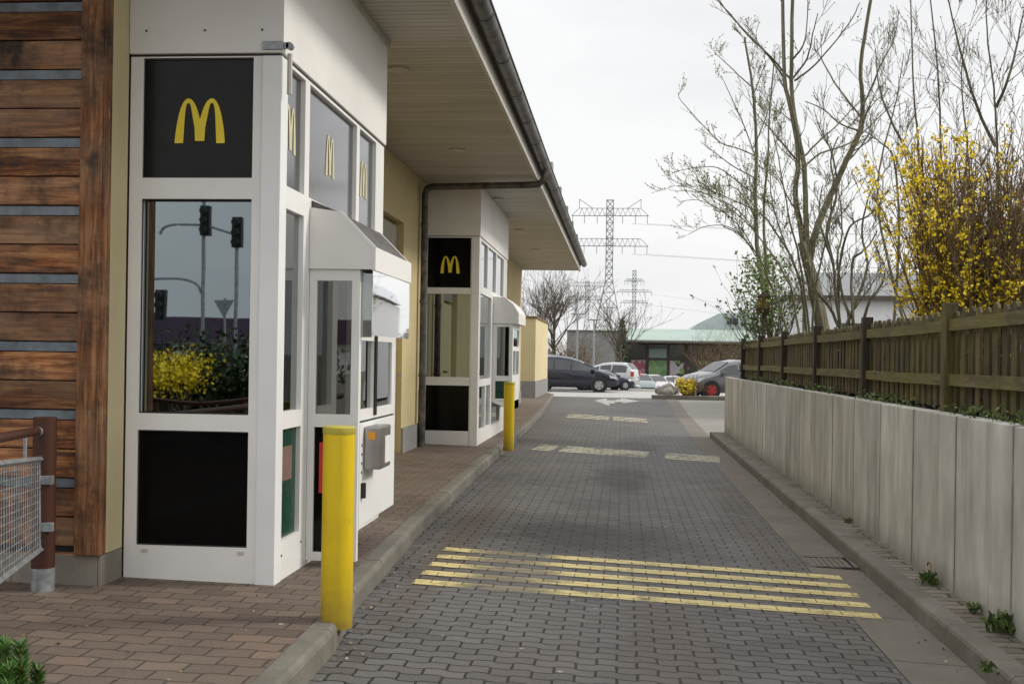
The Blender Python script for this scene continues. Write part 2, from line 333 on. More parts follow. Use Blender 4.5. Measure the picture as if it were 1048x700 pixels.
# ------------------------------------------------------------------ mesh builder
class MB:
    def __init__(s): s.v = []; s.f = []
    def add(s, vs, fs):
        o = len(s.v); s.v += [tuple(p) for p in vs]; s.f += [tuple(i+o for i in f) for f in fs]; return s
    def box(s, x0, x1, y0, y1, z0, z1):
        return s.add([(x0, y0, z0), (x1, y0, z0), (x1, y1, z0), (x0, y1, z0), (x0, y0, z1), (x1, y0, z1), (x1, y1, z1), (x0, y1, z1)],
                     [(0, 3, 2, 1), (4, 5, 6, 7), (0, 1, 5, 4), (1, 2, 6, 5), (2, 3, 7, 6), (3, 0, 4, 7)])
    def cbox(s, x0, x1, y0, y1, z0, z1, b=.006):          # chamfered box
        bm = bmesh.new(); bmesh.ops.create_cube(bm, size=1)
        for v in bm.verts: v.co = Vector(((x0+x1)/2+v.co.x*(x1-x0), (y0+y1)/2+v.co.y*(y1-y0), (z0+z1)/2+v.co.z*(z1-z0)))
        bmesh.ops.bevel(bm, geom=bm.edges[:], offset=b, segments=2, profile=.6, affect='EDGES')
        s.bm(bm); return s
    def bm(s, bm, mat=None):
        bm.verts.index_update()
        vs = [(mat @ v.co) if mat else v.co.copy() for v in bm.verts]
        s.add(vs, [[v.index for v in f.verts] for f in bm.faces]); bm.free(); return s
    def quad(s, a, b, c, d): return s.add([a, b, c, d], [(0, 1, 2, 3)])
    def prism(s, poly, axis, a, b):                        # poly 2D extruded along axis
        def p(q, h):
            return {'x': (h, q[0], q[1]), 'y': (q[0], h, q[1]), 'z': (q[0], q[1], h)}[axis]
        n = len(poly)
        vs = [p(q, a) for q in poly]+[p(q, b) for q in poly]
        fs = [tuple(range(n))[::-1], tuple(range(n, 2*n))]+[(i, (i+1) % n, n+(i+1) % n, n+i) for i in range(n)]
        return s.add(vs, fs)
    def tube(s, pts, rs, n=6, cap=True):
        pts = [Vector(p) for p in pts]
        if not isinstance(rs, (list, tuple)): rs = [rs]*len(pts)
        rings = []; ref = None
        for i, p in enumerate(pts):
            d = (pts[min(i+1, len(pts)-1)]-pts[max(i-1, 0)])
            if d.length < 1e-9: d = Vector((0, 0, 1))
            d.normalize()
            if ref is None: ref = Vector((1, 0, 0)) if abs(d.x) < .8 else Vector((0, 1, 0))
            a = d.cross(ref)
            if a.length < 1e-5: a = d.cross(Vector((.3, .8, .5)))
            a.normalize(); b = d.cross(a); ref = b.cross(d) if False else ref
            rings.append([p+(a*math.cos(2*math.pi*k/n)+b*math.sin(2*math.pi*k/n))*rs[i] for k in range(n)])
        o = len(s.v); s.v += [tuple(q) for r_ in rings for q in r_]
        for i in range(len(pts)-1):
            for k in range(n):
                s.f.append((o+i*n+k, o+i*n+(k+1) % n, o+(i+1)*n+(k+1) % n, o+(i+1)*n+k))
        if cap:
            s.f.append(tuple(o+k for k in range(n))[::-1]); e = o+(len(pts)-1)*n; s.f.append(tuple(e+k for k in range(n)))
        return s
    def lathe(s, prof, c=(0, 0), n=24):                    # prof (r,z)
        o = len(s.v)
        for r_, z in prof:
            for k in range(n): s.v.append((c[0]+r_*math.cos(2*math.pi*k/n), c[1]+r_*math.sin(2*math.pi*k/n), z))
        for i in range(len(prof)-1):
            for k in range(n): s.f.append((o+i*n+k, o+i*n+(k+1) % n, o+(i+1)*n+(k+1) % n, o+(i+1)*n+k))
        s.f.append(tuple(o+k for k in range(n))[::-1]); e = o+(len(prof)-1)*n; s.f.append(tuple(e+k for k in range(n)))
        return s
    def build(s, name, mat, parent=None, smooth=False, label=None):
        me = bpy.data.meshes.new(name); me.from_pydata(s.v, [], s.f); me.update()
        if smooth:
            me.shade_smooth()
            try: me.set_sharp_from_angle(angle=rad(40))
            except Exception: pass
        me.materials.append(M[mat] if isinstance(mat, str) else mat)
        o = bpy.data.objects.new(name, me); col.objects.link(o)
        if parent is not None:
            o.parent = parent
            o.matrix_parent_inverse = Matrix.Identity(4)
            if parent.get('_off') is not None or True:
                off = origin_of(parent)
                me.transform(Matrix.Translation(-off))
        if label: o['label'] = label
        return o
_orig = {}
def origin_of(o):
    v = Vector((0, 0, 0))
    while o is not None: v = v+_orig.get(o.name, Vector((0, 0, 0))); o = o.parent
    return v
def thing(name, label, cat, loc=(0, 0, 0), group=None):
    o = bpy.data.objects.new(name, None); col.objects.link(o); o.location = loc; o.empty_display_size = .2
    _orig[o.name] = Vector(loc)
    o['label'] = label; o['category'] = cat
    if group: o['group'] = group
    return o
def tag(o, label, cat, group=None, kind=None):
    o['label'] = label; o['category'] = cat
    if group: o['group'] = group
    if kind: o['kind'] = kind
    return o
def struct(o, label, cat):
    o['kind'] = 'structure'; o['label'] = label; o['category'] = cat; return o
def copy_tree(o, loc, label=None, group=None, rz=None):
    c = o.copy(); col.objects.link(c); c.location = loc
    if rz is not None: c.rotation_euler = (0, 0, rz)
    if label: c['label'] = label
    if group: c['group'] = group; o['group'] = group
    def rec(src, dst):
        for ch in src.children:
            d = ch.copy(); col.objects.link(d); d.parent = dst; rec(ch, d)
    rec(o, c); return c

# ------------------------------------------------------------------ levels
def sm(a, b, x): t_ = max(0, min(1, (x-a)/(b-a))); return t_*t_*(3-2*t_)
def zl(x, y):
    return -.045*max(0, min(3.55, x+1.55))*(1-sm(36, 48, y))-1.15*sm(60, 92, y)
KL = [(-6, -1.36), (4, -1.38), (5.9, -1.42), (6.8, -1.53), (9.7, -1.66), (13, -1.74), (16.3, -1.80), (20, -1.84), (25, -1.92), (30, -2.03), (36, -2.22), (42, -2.45), (46, -2.62)]
def kx(y):
    for (a, b), (c, d) in zip(KL, KL[1:]):
        if y <= c: return b+(d-b)*(y-a)/(c-a)
    return KL[-1][1]
def sheet(xs, ys, zf, off=0.0):
    mb = MB(); nx = len(xs)
    for y in ys:
        for x in xs: mb.v.append((x, y, zf(x, y)+off))
    for j in range(len(ys)-1):
        for i in range(nx-1):
            mb.f.append((j*nx+i, j*nx+i+1, (j+1)*nx+i+1, (j+1)*nx+i))
    return mb
def fr(a, b, n): return [a+(b-a)*i/n for i in range(n+1)]
ys0 = fr(-6, 52, 58)
g = sheet([-4000, -60, -12, -4, -1.55, 0, 1, 2, 8, 14, 60, 4000], [-4000, -200, -60, -6]+fr(0, 60, 30)+fr(62, 94, 16)+[120, 400, 4000], zl, -.03)
struct(g.build('ground', 'ground'), 'grey brown open ground reaching the horizon', 'ground')
def lane_strip(x0f, x1f, ys, off, n=6):
    mb = MB()
    for y in ys:
        a, b = x0f(y), x1f(y)
        for i in range(n+1):
            x = a+(b-a)*i/n; mb.v.append((x, y, zl(x, y)+off))
    for j in range(len(ys)-1):
        for i in range(n):
            k = j*(n+1)+i; mb.f.append((k, k+1, k+n+2, k+n+1))
    return mb
XG = 1.50      # inner edge of the concrete channel
def xr(y): return XG+max(0, (y-24))*.012
lane = lane_strip(lambda y: kx(y)-.02, lambda y: xr(y), fr(-6, 46.5, 52), 0).build('lane', 'lane')
struct(lane, 'grey block paved drive through lane', 'lane')
chm = MB(); yy = -6.0
while yy < 46:
    q = lane_strip(lambda y: xr(y)+.004, lambda y: xr(y)+.43, [yy+.004, yy+.56, yy+1.146], .001, 2); chm.add(q.v, q.f); yy += 1.15
chan = chm.build('gutter_channel', 'gutterstone')
struct(chan, 'smooth concrete drainage channel along the right kerb', 'gutter')
# joint between channel and pavers
sidea = lane_strip(lambda y: xr(y)+.436, lambda y: 30, fr(25.76, 46.5, 12), -.004, 12).build('side_road', 'asphalt')
struct(sidea, 'pale brown asphalt yard to the right beyond the wall', 'road')
cr = sheet([-60, -20, -6, 0, 6, 30, 90], [46.5, 49, 52, 56], lambda x, y: 0, -.004).build('cross_road', 'light_asphalt')
struct(cr, 'bright cross road at the end of the lane', 'road')
pk = sheet([-80, -20, 20, 90], fr(56, 106, 25), zl, -.008).build('parking_lot', 'asphalt')
struct(pk, 'car park beyond the cross road', 'car park')
# pavement
def zs(x, y): return .122+.02*max(0, -1.6-x)
ysw = fr(-6, 46, 52)
pv = MB()
for y in ysw:
    for k in range(9):
        a = kx(y)-.13; x = a+(-9-a)*k/8 if k else a
        x = [a, a-.3, a-.7, a-1.2, a-1.8, a-3, -5.5, -7, -12][k]
        pv.v.append((x, y, zs(x, y)))
for j in range(len(ysw)-1):
    for k in range(8):
        i = j*9+k; pv.f.append((i, i+9, i+10, i+1))
struct(pv.build('pavement', 'walk'), 'red brown block pavement along the restaurant', 'pavement')
# kerbs (individual stones with joints)
def kerb(name, xf, y0, y1, side, top, wid, step, label, gap=.006):
    mb = MB(); y = y0
    while y < y1-.05:
        ye = min(y+step, y1)
        a, b = y+gap/2, ye-gap/2
        j = R.uniform(-.003, .003)
        prof = lambda yy: [(xf(yy), -.2), (xf(yy)+side*.008, top(yy)-.03+j), (xf(yy)+side*.016, top(yy)-.012+j), (xf(yy)+side*.035, top(yy)+j), (xf(yy)+side*wid, top(yy)+j), (xf(yy)+side*wid, -.2)]
        m_ = (a+b)/2
        ring = [[(p[0], yy, p[1]) for p in prof(yy)] for yy in (a, m_, b)]
        n = 6; vs = sum(ring, [])
        fs = [(0, 1, 2, 3, 4, 5), tuple(range(12, 18))[::-1]]
        for q in range(2):
            for i in range(n): fs.append((q*n+i, q*n+(i+1) % n, (q+1)*n+(i+1) % n, (q+1)*n+i))
        mb.add(vs, fs); y = ye
    return mb.build(name, 'kerb')
struct(kerb('kerb', kx, -5.2, 46, -1, lambda y: .122, .15, 1.0, ''), 'worn concrete kerb between pavement and lane', 'kerb')
XK = 1.93
struct(kerb('kerb', lambda y: XK, -5.5, 25.6, 1, lambda y: zl(XK, y)+.125, .14, 1.15, ''), 'dirty concrete kerb below the retaining wall', 'kerb')
vg = sheet([XK+.13, 2.27], [-6, 0, 6, 12, 18, 25.6], lambda x, y: zl(XK, y)+.119).build('verge_paving', 'strip')
struct(vg, 'narrow mossy paving strip at the foot of the wall', 'paving')
# kerb end piece
eb = MB().cbox(XK, 2.27, 25.6, 25.75, -.3, zl(XK, 25)+.12, .02).build('kerb', 'kerb'); struct(eb, 'rounded kerb end where the retaining wall stops', 'kerb')

# painted markings (parts of the lane)
MY = m_paint_mark('yellow_road_paint', (.84, .69, .30), .6, True, (-.78, .42)); MY2 = m_paint_mark('faded_yellow_road_paint', (.78, .72, .52), .55)
MW = m_paint_mark('white_road_paint', (.62, .61, .57), .58)
def bar(x0, x1, y0, y1, mat, off=.005, slant=0.0, name='painted_stripe'):
    mb = MB(); n = 8
    for i in range(n+1):
        x = x0+(x1-x0)*i/n
        for y in (y0, y1):
            yy = y+slant*(x-x0); mb.v.append((x, yy, zl(x, yy)+off))
    for i in range(n): mb.f.append((2*i, 2*i+2, 2*i+3, 2*i+1))
    return mb.build(name, mat, lane)
for k in range(5):
    y = 7.68+k*.338; bar(-1.36, 1.70, y, y+.165, MY, slant=.02)
for k in range(5):
    y = 19.25+k*.26
    for a, b in ((-1.45, -1.12), (-1.0, .42), (.72, 1.62)): bar(a+k*.02, b+k*.02, y, y+.16, MY2, slant=-.03)
for k in range(3):
    y = 30.2+k*.75
    for a, b in ((-1.4, -.3), (-.2, .7)): bar(a, b, y, y+.38, MY2, slant=-.05)
ar = MB()
for poly in ([(-.98, 42.6), (-.35, 38.9), (-.4, 40.8), (-.2, 40.9), (-.22, 43.4), (-.5, 43.2), (-.55, 45.0)], [(-.2, 42.0), (.1, 42.2), (.05, 41.2), (.72, 43.4), (.0, 45.6), (.02, 44.4), (-.2, 43.9)]):
    ar.add([(x, y, zl(x, y)+.012) for x, y in poly], [tuple(range(len(poly)))])
ar.build('painted_arrow', MW, lane)
# drain grate
dg = thing('drain_grate', 'rusty sunken drain grate in the channel beside the right kerb', 'drain grate', (1.72, 9.85, zl(1.72, 9.85)))
fm = MB(); zb = zl(1.72, 9.85)+.006
for x0, x1, y0, y1 in ((1.52, 1.55, 9.6, 10.1), (1.89, 1.92, 9.6, 10.1), (1.55, 1.89, 9.6, 9.63), (1.55, 1.89, 10.07, 10.1)): fm.box(x0, x1, y0, y1, zb-.03, zb+.008)
fm.build('frame', 'zincd', dg)
bb = MB()
for k in range(7): bb.box(1.562+k*.045, 1.598+k*.045, 9.64, 10.06, zb-.03, zb+.004)
bb.build('bars', 'kerb', dg); MB().box(1.55, 1.89, 9.62, 10.08, zb-.06, zb-.028).build('pit', 'dark', dg)

# ------------------------------------------------------------------ restaurant building
B = thing('restaurant_building', 'long cream restaurant with timber cladding at its corner and a wide boarded roof overhang', 'building', (-6, 20, 0))
XW = -3.04; ZS = 4.16; YE = 35.4
w = MB()
w.box(-12, XW, 16.1, YE, 0, ZS-.002).box(-12, XW, 6.62, 14.45, 0, ZS-.002).box(-12, XW, 14.45, 16.1, 3.35, ZS-.002).box(-12, XW-.16, 14.45, 16.1, 0, 3.35)
w.build('wall', 'wall', B)
p = MB().box(XW, XW+.03, 16.1, YE+.02, .1, .5).box(XW, XW+.03, 9.9, 14.45, .1, .5); p.build('plinth', 'plinth', B)
d = MB().box(XW-.15, XW-.1, 14.5, 16.05, .15, 2.45).build('door', 'wallpale', B)
MB().box(XW-.14, XW-.09, 14.5, 16.05, 2.5, 3.3).build('transom_window', 'interiorw', B)
MB().box(XW-.1, XW+.04, 15.8, 15.9, 1.22, 1.26).build('handle', 'steel', d)
MB().box(-12, -1.31, 5.0, YE, ZS, ZS+.03).build('soffit', 'soffit', B)
MB().cbox(-1.31, -1.27, 4.98, YE+.03, ZS-.03, ZS+.17, .004).build('fascia', 'fascia', B)
rf = MB().prism([(-1.27, ZS+.15), (-1.2, ZS+.2), (-7, ZS+1.7), (-12.8, ZS+.2), (-12, ZS+.031), (-1.31, ZS+.031)], 'y', 4.95, YE+.05); rf.build('roof', 'rooft', B)
# trim between booth header and soffit, gutter
def gut(y0, y1, cx, cz, r_):
    mb = MB(); n = 12
    for j, y in enumerate((y0, y1)):
        for q in (r_, r_-.006):
            for k in range(n+1):
                a = math.pi+math.pi*k/n; mb.v.append((cx+q*math.cos(a), y, cz+q*math.sin(a)))
    N = n+1
    for k in range(n):
        mb.f.append((k, k+1, 2*N+k+1, 2*N+k)); mb.f.append((N+k, 3*N+k, 3*N+k+1, N+k+1))
        mb.f.append((k, N+k, N+k+1, k+1)); mb.f.append((2*N+k, 2*N+k+1, 3*N+k+1, 3*N+k))
    return mb
gb = gut(4.9, YE+.1, -1.17, ZS+.19, .08)
for k in range(22):
    y = 5.4+k*1.4; q = gut(y, y+.03, -1.17, ZS+.19, .085); gb.add(q.v, q.f)
gb.tube([(-1.085, 4.9, ZS+.192), (-1.085, YE+.1, ZS+.192)], .009, 6)
gu = gb.build('gutter', 'zinc', B, smooth=True)
dp = MB(); YD = 17.3
dp.tube([(-1.16, YD, ZS+.1), (-1.18, YD, ZS-.02), (-1.27, YD, ZS-.09), (-1.4, YD, ZS-.10), (-2.85, YD, ZS-.13), (-2.93, YD, ZS-.16), (-2.955, YD, ZS-.24), (-2.955, YD, .14)], .05, 12)
for z in (3.45, 2.3, 1.2): dp.tube([(-2.955, YD, z), (-2.955, YD, z+.04)], .06, 12)
dp.tube([(-2.955, YD, .12), (-2.955, YD, 1.0)], .056, 12)
dp.build('downpipe', 'zincd', B, smooth=True)
for (x, y) in ((-2.1, 10.7), (-2.14, 14.9), (-2.1, 19.5), (-2.15, 24.2), (-2.15, 28.6), (-2.15, 32.6)):
    MB().lathe([(.1, ZS+.01), (.105, ZS-.018), (.09, ZS-.026), (.07, ZS-.02)], (x, y), 20).build('soffit_light', 'fascia', B, smooth=True)
# snow guard brackets standing on the eave
for k in range(5):
    y = 18+k*2.6; MB().box(-1.32, -1.1, y, y+.25, ZS+.2, ZS+.36).build('vent_hood', 'galv', B)
# timber cladding
YC = 6.5; XC = -2.965
cl = MB()
zs_ = [-.05+.393*k for k in range(12)]
for k in range(11):
    z0 = .71+.393*(k-2)+.058
    for q in range(2):
        a = z0+q*.1675+.003; b = a+.1605; x1 = XC-.158+R.uniform(-.004, .004); yj = R.uniform(-.004, .004)
        if b < .3 or a > 4.1: continue
        cl.cbox(-8, x1, YC+yj, YC+.05+yj, max(a, .33), min(b, 4.1), .004)
clo = cl.build('timber_cladding', 'cladding', B)
for k in range(11):
    z0 = .71+.393*(k-2)
    if z0 < .35 or z0 > 4.05: continue
    MB().box(-8, XC-.16, YC+.012, YC+.05, z0+.002, z0+.054).build('metal_strip', 'strip_metal', clo)
MB().box(-8, XW, YC+.052, 6.62, .1, 4.15).build('backing', 'dark', clo)
MB().cbox(XC-.15, XC-.014, YC-.03, YC+.05, .33, 4.12, .005).build('corner_board', 'cladpost', clo)
MB().box(XC-.013, XC, YC-.025, YC+.06, .33, 4.12).build('corner_trim', 'cladpost', clo)
MB().box(XW, XC-.003, YC+.061, 6.79, .33, 4.15).build('corner_wall', 'wallpale', B)
pl = MB()
for k in range(12): pl.cbox(XC-.02-.26*(k+1)+.003, XC-.02-.26*k, YC, YC+.1, .1, .325, .004)
pl.cbox(XC-.018, XC+.0, YC, 6.79, .1, .325, .004)
pl.build('stone_plinth', 'plinthstone', B)

# ------------------------------------------------------------------ service booths
def bez(P, n):
    out = []
    for i in range(n+1):
        t_ = i/n; q = [Vector(a) for a in P]
        while len(q) > 1: q = [q[j].lerp(q[j+1], t_) for j in range(len(q)-1)]
        out.append(q[0])
    return out
def arches(w, h, th):
    # stylised twin arch letter, origin bottom centre, returned as list of outline strips (quads) in 2D
    qs = []
    for s in (-1, 1):
        outer = bez([(s*w/2, 0), (s*w*.465, h*.55), (s*w*.37, h*1.0), (s*w*.235, h)], 12)
        inner = bez([(s*(w/2-th), 0), (s*(w*.465-th*.95), h*.5), (s*(w*.31), h*.90), (s*w*.235, h*.90)], 12)
        o2 = bez([(s*w*.235, h), (s*w*.13, h), (s*w*.05, h*.78), (0, h*.52)], 10)+[Vector((0, h*.25)), Vector((0, h*.05))]
        i2 = bez([(s*w*.235, h*.90), (s*w*.17, h*.9), (s*th*1.0, h*.66), (s*th*.62, h*.36)], 10)+[Vector((s*th*.58, h*.2)), Vector((s*th*.54, h*.05))]
        for A, Bq in ((outer, inner), (o2, i2)):
            for i in range(12): qs.append((A[i], A[i+1], Bq[i+1], Bq[i]))
    return qs
def arch_mesh(w, h, th, c, plane, eps=.006):
    mb = MB()
    for q in arches(w, h, th):
        if plane == 'y': vs = [(c[0]+a.x, c[1], c[2]+a.y) for a in q]; nrm = Vector((0, -eps, 0))
        else: vs = [(c[0], c[1]+a.x, c[2]+a.y) for a in q]; nrm = Vector((eps, 0, 0))
        vs2 = [tuple(Vector(a)+nrm) for a in vs]
        mb.add(vs+vs2, [(0, 1, 2, 3), (4, 5, 6, 7), (0, 1, 5, 4), (1, 2, 6, 5), (2, 3, 7, 6), (3, 0, 4, 7)])
    return mb
def frame_y(mb, x0, x1, z0, z1, y, t_, cells, dep=.06):
    """frame in plane y: outer rect with members around each cell (x0,x1,z0,z1)"""
    xs = sorted({x0, x1} | {c[0] for c in cells} | {c[1] for c in cells}); zs_ = sorted({z0, z1} | {c[2] for c in cells} | {c[3] for c in cells})
    for i in range(len(xs)-1):
        for j in range(len(zs_)-1):
            cx, cz = (xs[i]+xs[i+1])/2, (zs_[j]+zs_[j+1])/2
            if any(c[0] < cx < c[1] and c[2] < cz < c[3] for c in cells): continue
            mb.box(xs[i], xs[i+1], y, y+dep, zs_[j], zs_[j+1])
    return mb
def frame_x(mb, y0, y1, z0, z1, x, cells, dep=.06):
    ys_ = sorted({y0, y1} | {c[0] for c in cells} | {c[1] for c in cells}); zs_ = sorted({z0, z1} | {c[2] for c in cells} | {c[3] for c in cells})
    for i in range(len(ys_)-1):
        for j in range(len(zs_)-1):
            cy, cz = (ys_[i]+ys_[i+1])/2, (zs_[j]+zs_[j+1])/2
            if any(c[0] < cy < c[1] and c[2] < cz < c[3] for c in cells): continue
            mb.box(x-dep, x, ys_[i], ys_[i+1], zs_[j], zs_[j+1])
    return mb
def weld(mb):
    bm = bmesh.new(); vs = [bm.verts.new(v) for v in mb.v]; bm.verts.ensure_lookup_table()
    for f in mb.f:
        try: bm.faces.new([vs[i] for i in f])
        except ValueError: pass
    bmesh.ops.remove_doubles(bm, verts=bm.verts[:], dist=.0002)
    # drop internal duplicated faces
    seen = {}
    for f in bm.faces[:]:
        k = tuple(sorted(v.index for v in f.verts)); seen.setdefault(k, []).append(f)
    bm.verts.index_update(); seen = {}
    for f in bm.faces: seen.setdefault(tuple(sorted(v.index for v in f.verts)), []).append(f)
    dead = [f for fs in seen.values() if len(fs) > 1 for f in fs]
    bmesh.ops.delete(bm, geom=dead, context='FACES')
    out = MB(); out.bm(bm); return out

def booth1():
    x0, x1, y0, y1 = -2.96, -2.03, 6.8, 9.82; zb = .135
    T = thing('service_booth', 'nearest glazed service booth with white frames, steel payment box and sloping hood', 'booth', (x0, y0, zb))
    # front
    cells = [(-2.882, -2.205, 2.545, 3.262), (-2.882, -2.205, 1.135, 2.42), (-2.885, -2.203, .345, 1.035)]
    fmb = weld(frame_y(MB(), x0, -2.15, zb-.03, 3.27, y0, .06, cells, .07)); fmb.build('front_frame', 'white', T)
    MB().cbox(-2.148, x1, y0-.012, y0+.13, zb-.03, 3.27, .006).build('corner_post', 'whiteb', T)
    MB().box(-2.882, -2.205, y0+.022, y0+.03, 2.545, 3.262).build('sign_panel', 'blackup', T)
    arch_mesh(.31, .268, .052, (-2.535, y0+.021, 2.755), 'y').build('arch_emblem', 'yellow', T)
    MB().box(-2.882, -2.205, y0+.045, y0+.052, 1.135, 2.42).build('window_pane', 'glass', T)
    MB().box(-2.885, -2.203, y0+.022, y0+.03, .345, 1.035).build('lower_panel', 'black', T)
    for z0_, z1_ in ((2.545, 3.262), (1.135, 2.42), (.345, 1.035)):
        q = MB()
        for a, b in ((-2.885, -2.877), (-2.21, -2.203)): q.box(a, b, y0+.012, y0+.021, z0_, z1_)
        q.box(-2.877, -2.21, y0+.012, y0+.021, z1_-.008, z1_).box(-2.877, -2.21, y0+.012, y0+.021, z0_, z0_+.008).build('gasket', 'dark', T)
    for x in (-2.85, -2.26): MB().cbox(x, x+.04, y0-.006, y0+.002, .305, .325, .002).build('drain_cap', 'fascia', T)
    # header
    hd = MB().cbox(x0-.005, x1+.012, y0-.018, y1, 3.285, ZS-.003, .004); hd.build('header_panel', 'panelwhite', T)
    MB().box(x1+.012, x1+.03, y0-.018, y1+.01, ZS-.05, ZS-.004).build('header_trim', 'fascia', T)
    for x in (-2.86, -2.50, -2.15): MB().tube([(x, y0-.019, 3.42), (x, y0-.023, 3.42)], .007, 8).build('screw', 'dark', T)
    for yy, zz in ((6.95, .28), (7.38, .30)): MB().tube([(x1-.008, yy, zz), (x1-.002, yy, zz)], .008, 8).build('screw', 'dark', T)
    MB().box(x0, x1-.01, y0+.01, y1-.02, 3.262, 3.284).build('shadow_gap', 'dark', T)
    br = MB().cbox(-2.145, -2.02, y0-.03, y0-.02, 3.30, 3.35, .003).tube([(-1.985, y0-.02, 3.325), (-1.985, y0+.02, 3.325)], .022, 8)
    br.box(-2.02, -1.99, y0-.02, y0+.01, 3.31, 3.345); br.build('bracket', 'galv', T)
    MB().tube([(-1.985, y0, 3.28), (-1.985, y0, 3.04)], .016, 8).build('conduit', 'fascia', T)
    # side frame
    xs = x1-.006
    sc_ = [(6.93, 7.34, 2.52, 3.25), (7.45, 8.8, 2.52, 3.25), (8.9, 9.5, 2.52, 3.25), (6.93, 7.34, 1.15, 2.385), (6.93, 7.34, .37, 1.045), (7.5, 8.85, .2, 2.42), (8.95, 9.7, 1.15, 2.42)]
    sf = weld(frame_x(MB(), 6.93, y1, zb-.03, 3.27, xs, sc_, .07)); sf.build('side_frame', 'white', T)
    for a, b in ((6.93, 7.34), (7.45, 8.8), (8.9, 9.5)):
        pn = MB().box(xs-.04, xs-.032, a, b, 2.52, 3.25).build('upper_pane', 'glass_up', T)
        arch_mesh(.24 if b-a > .5 else .23, .29, .046, (xs-.031, (a+b)/2-.02, 2.7+.05), 'x', .003).build('arch_emblem', 'pale', pn)
    MB().box(xs-.04, xs-.032, 6.93, 7.34, 1.15, 2.385).build('side_pane', 'glass_side', T)
    MB().box(xs-.04, xs-.032, 8.95, 9.7, 1.15, 2.42).build('side_pane', 'glass_side', T)
    gp = MB().box(xs-.04, xs-.03, 6.93, 7.34, .37, 1.045).build('green_panel', 'green', T)
    MB().box(xs-.03, xs-.027, 7.0, 7.25, .72, .93).build('decal', 'card', gp)
    # interior
    MB().box(x0+.02, x0+.04, y0+.1, y1-.02, zb, 3.26).build('inner_wall', 'interior', T)
    MB().box(x0+.04, xs-.08, y1-.06, y1-.03, zb, 3.26).build('end_wall', 'interiorw', T)
    MB().box(x0, xs-.075, y0+.075, y1, zb-.02, zb+.02).build('booth_floor', 'interior', T)
    MB().box(x0+.04, xs-.075, y0+.075, y1-.06, 3.24, 3.26).build('booth_ceiling', 'interiorw', T)
    MB().cbox(-2.9, -2.25, 8.0, 8.06, 1.2, 2.3, .01).build('menu_board', 'dark', T)
    MB().box(-2.5, -2.38, 7.985, 7.998, 1.86, 1.98).build('red_notice', 'red', T)
    MB().box(-2.55, -2.35, 7.7, 7.75, 1.45, 1.72).build('blue_cup_stack', 'blue', T)
    MB().cbox(-2.4, -2.1, 7.55, 8.4, .95, 1.02, .01).build('counter', 'steel', T)
    # bay
    bx = -1.70; hx = -1.60; by0, by1 = 7.5, 8.72
    cells = [(-1.985, -1.752, 1.115, 1.985), (-1.99, -1.74, .215, 1.03)]
    bf = weld(frame_y(MB(), xs+.002, bx, .16, 2.058, by0, .05, cells, .05))
    bay = bf.build('bay_front_frame', 'white', T)
    MB().box(-1.985, -1.752, by0+.02, by0+.026, 1.115, 1.985).build('bay_pane', 'glass_clear', T)
    MB().box(-1.99, -1.74, by0+.02, by0+.03, .215, 1.03).build('bay_lower_panel', 'black', T)
    MB().box(-1.955, -1.93, by0+.008, by0+.018, .6, .93).build('red_strip_sign', 'red', T)
    cellsx = [(7.58, 7.98, 1.14, 1.60), (8.04, 8.62, 1.14, 1.60)]
    bo = weld(frame_x(MB(), by0+.052, by1, 1.07, 1.66, bx-.003, cellsx, .045)); bo.build('bay_window_frame', 'white', T)
    MB().box(bx-.03, bx-.025, 7.58, 7.98, 1.14, 1.6).build('sliding_pane', 'glass_side', T)
    MB().box(bx-.022, bx-.017, 8.04, 8.62, 1.14, 1.6).build('sliding_pane', 'glass_side', T)
    for y in (7.985, 8.02): MB().box(bx-.01, bx+.012, y, y+.014, 1.09, 1.64).build('sliding_rail', 'dark', T)
    MB().cbox(bx-.05, bx+.004, by0+.052, by1, .38, 1.055, .004).build('bay_outer_panel', 'whiteb', T)
    MB().box(bx-.05, bx-.01, by0+.05, by1-.004, 1.055, 1.07).build('bay_joint', 'dark', T)
    MB().box(xs+.01, bx-.06, by0+.06, by1-.01, .37, .40).build('bay_underside', 'dark', T)
    MB().box(xs+.005, bx-.0, by1, by1+.03, .38, 2.0).build('bay_end_frame', 'white', T)
    MB().cbox(bx-.02, hx-.03, by0+.05, by0+.07, 1.62, 2.04, .003).build('screen_return', 'glass_side', T)
    MB().box(bx-.045, bx-.002, by0+.053, by1, 1.662, 2.05).build('bay_rail', 'white', T)
    ps = MB(); n = 10
    for i in range(n+1):
        y = 7.45+1.3*i/n; b_ = .004*math.sin(i/n*math.pi)
        for j in range(5):
            ps.v.append((hx-.005+b_+.004*math.sin(j/4*math.pi), y, 1.63+.42*j/4))
    for i in range(n):
        for j in range(4): k = i*5+j; ps.f.append((k, k+1, k+6, k+5))
    ps.build('clear_screen', 'plexi', T, smooth=True)
    # hood: side cheek polygon extruded
    cheek = [(xs+.002, 2.06), (hx, 2.06), (hx, 2.2), (-1.83, 2.43), (xs+.002, 2.46)]
    hb = MB().prism(cheek, 'y', by0-.02, by0+.02).prism(cheek, 'y', by1+.0, by1+.04)
    hb.box(hx-.015, hx+.006, by0-.026, by1+.046, 2.052, 2.203); hb.build('hood_sides', 'panelwhite', T)
    sl = MB().prism([(hx, 2.198), (-1.83, 2.425), (xs+.002, 2.51), (xs+.002, 2.46), (-1.84, 2.39), (hx-.01, 2.17)], 'y', by0+.021, by1-.001)
    sl.build('hood_top', 'zincd', T)
    MB().prism([(hx+.008, 2.203), (-1.825, 2.438), (-1.85, 2.438), (hx-.015, 2.195)], 'y', by0-.024, by0-.004).build('hood_edge', 'whiteb', T)
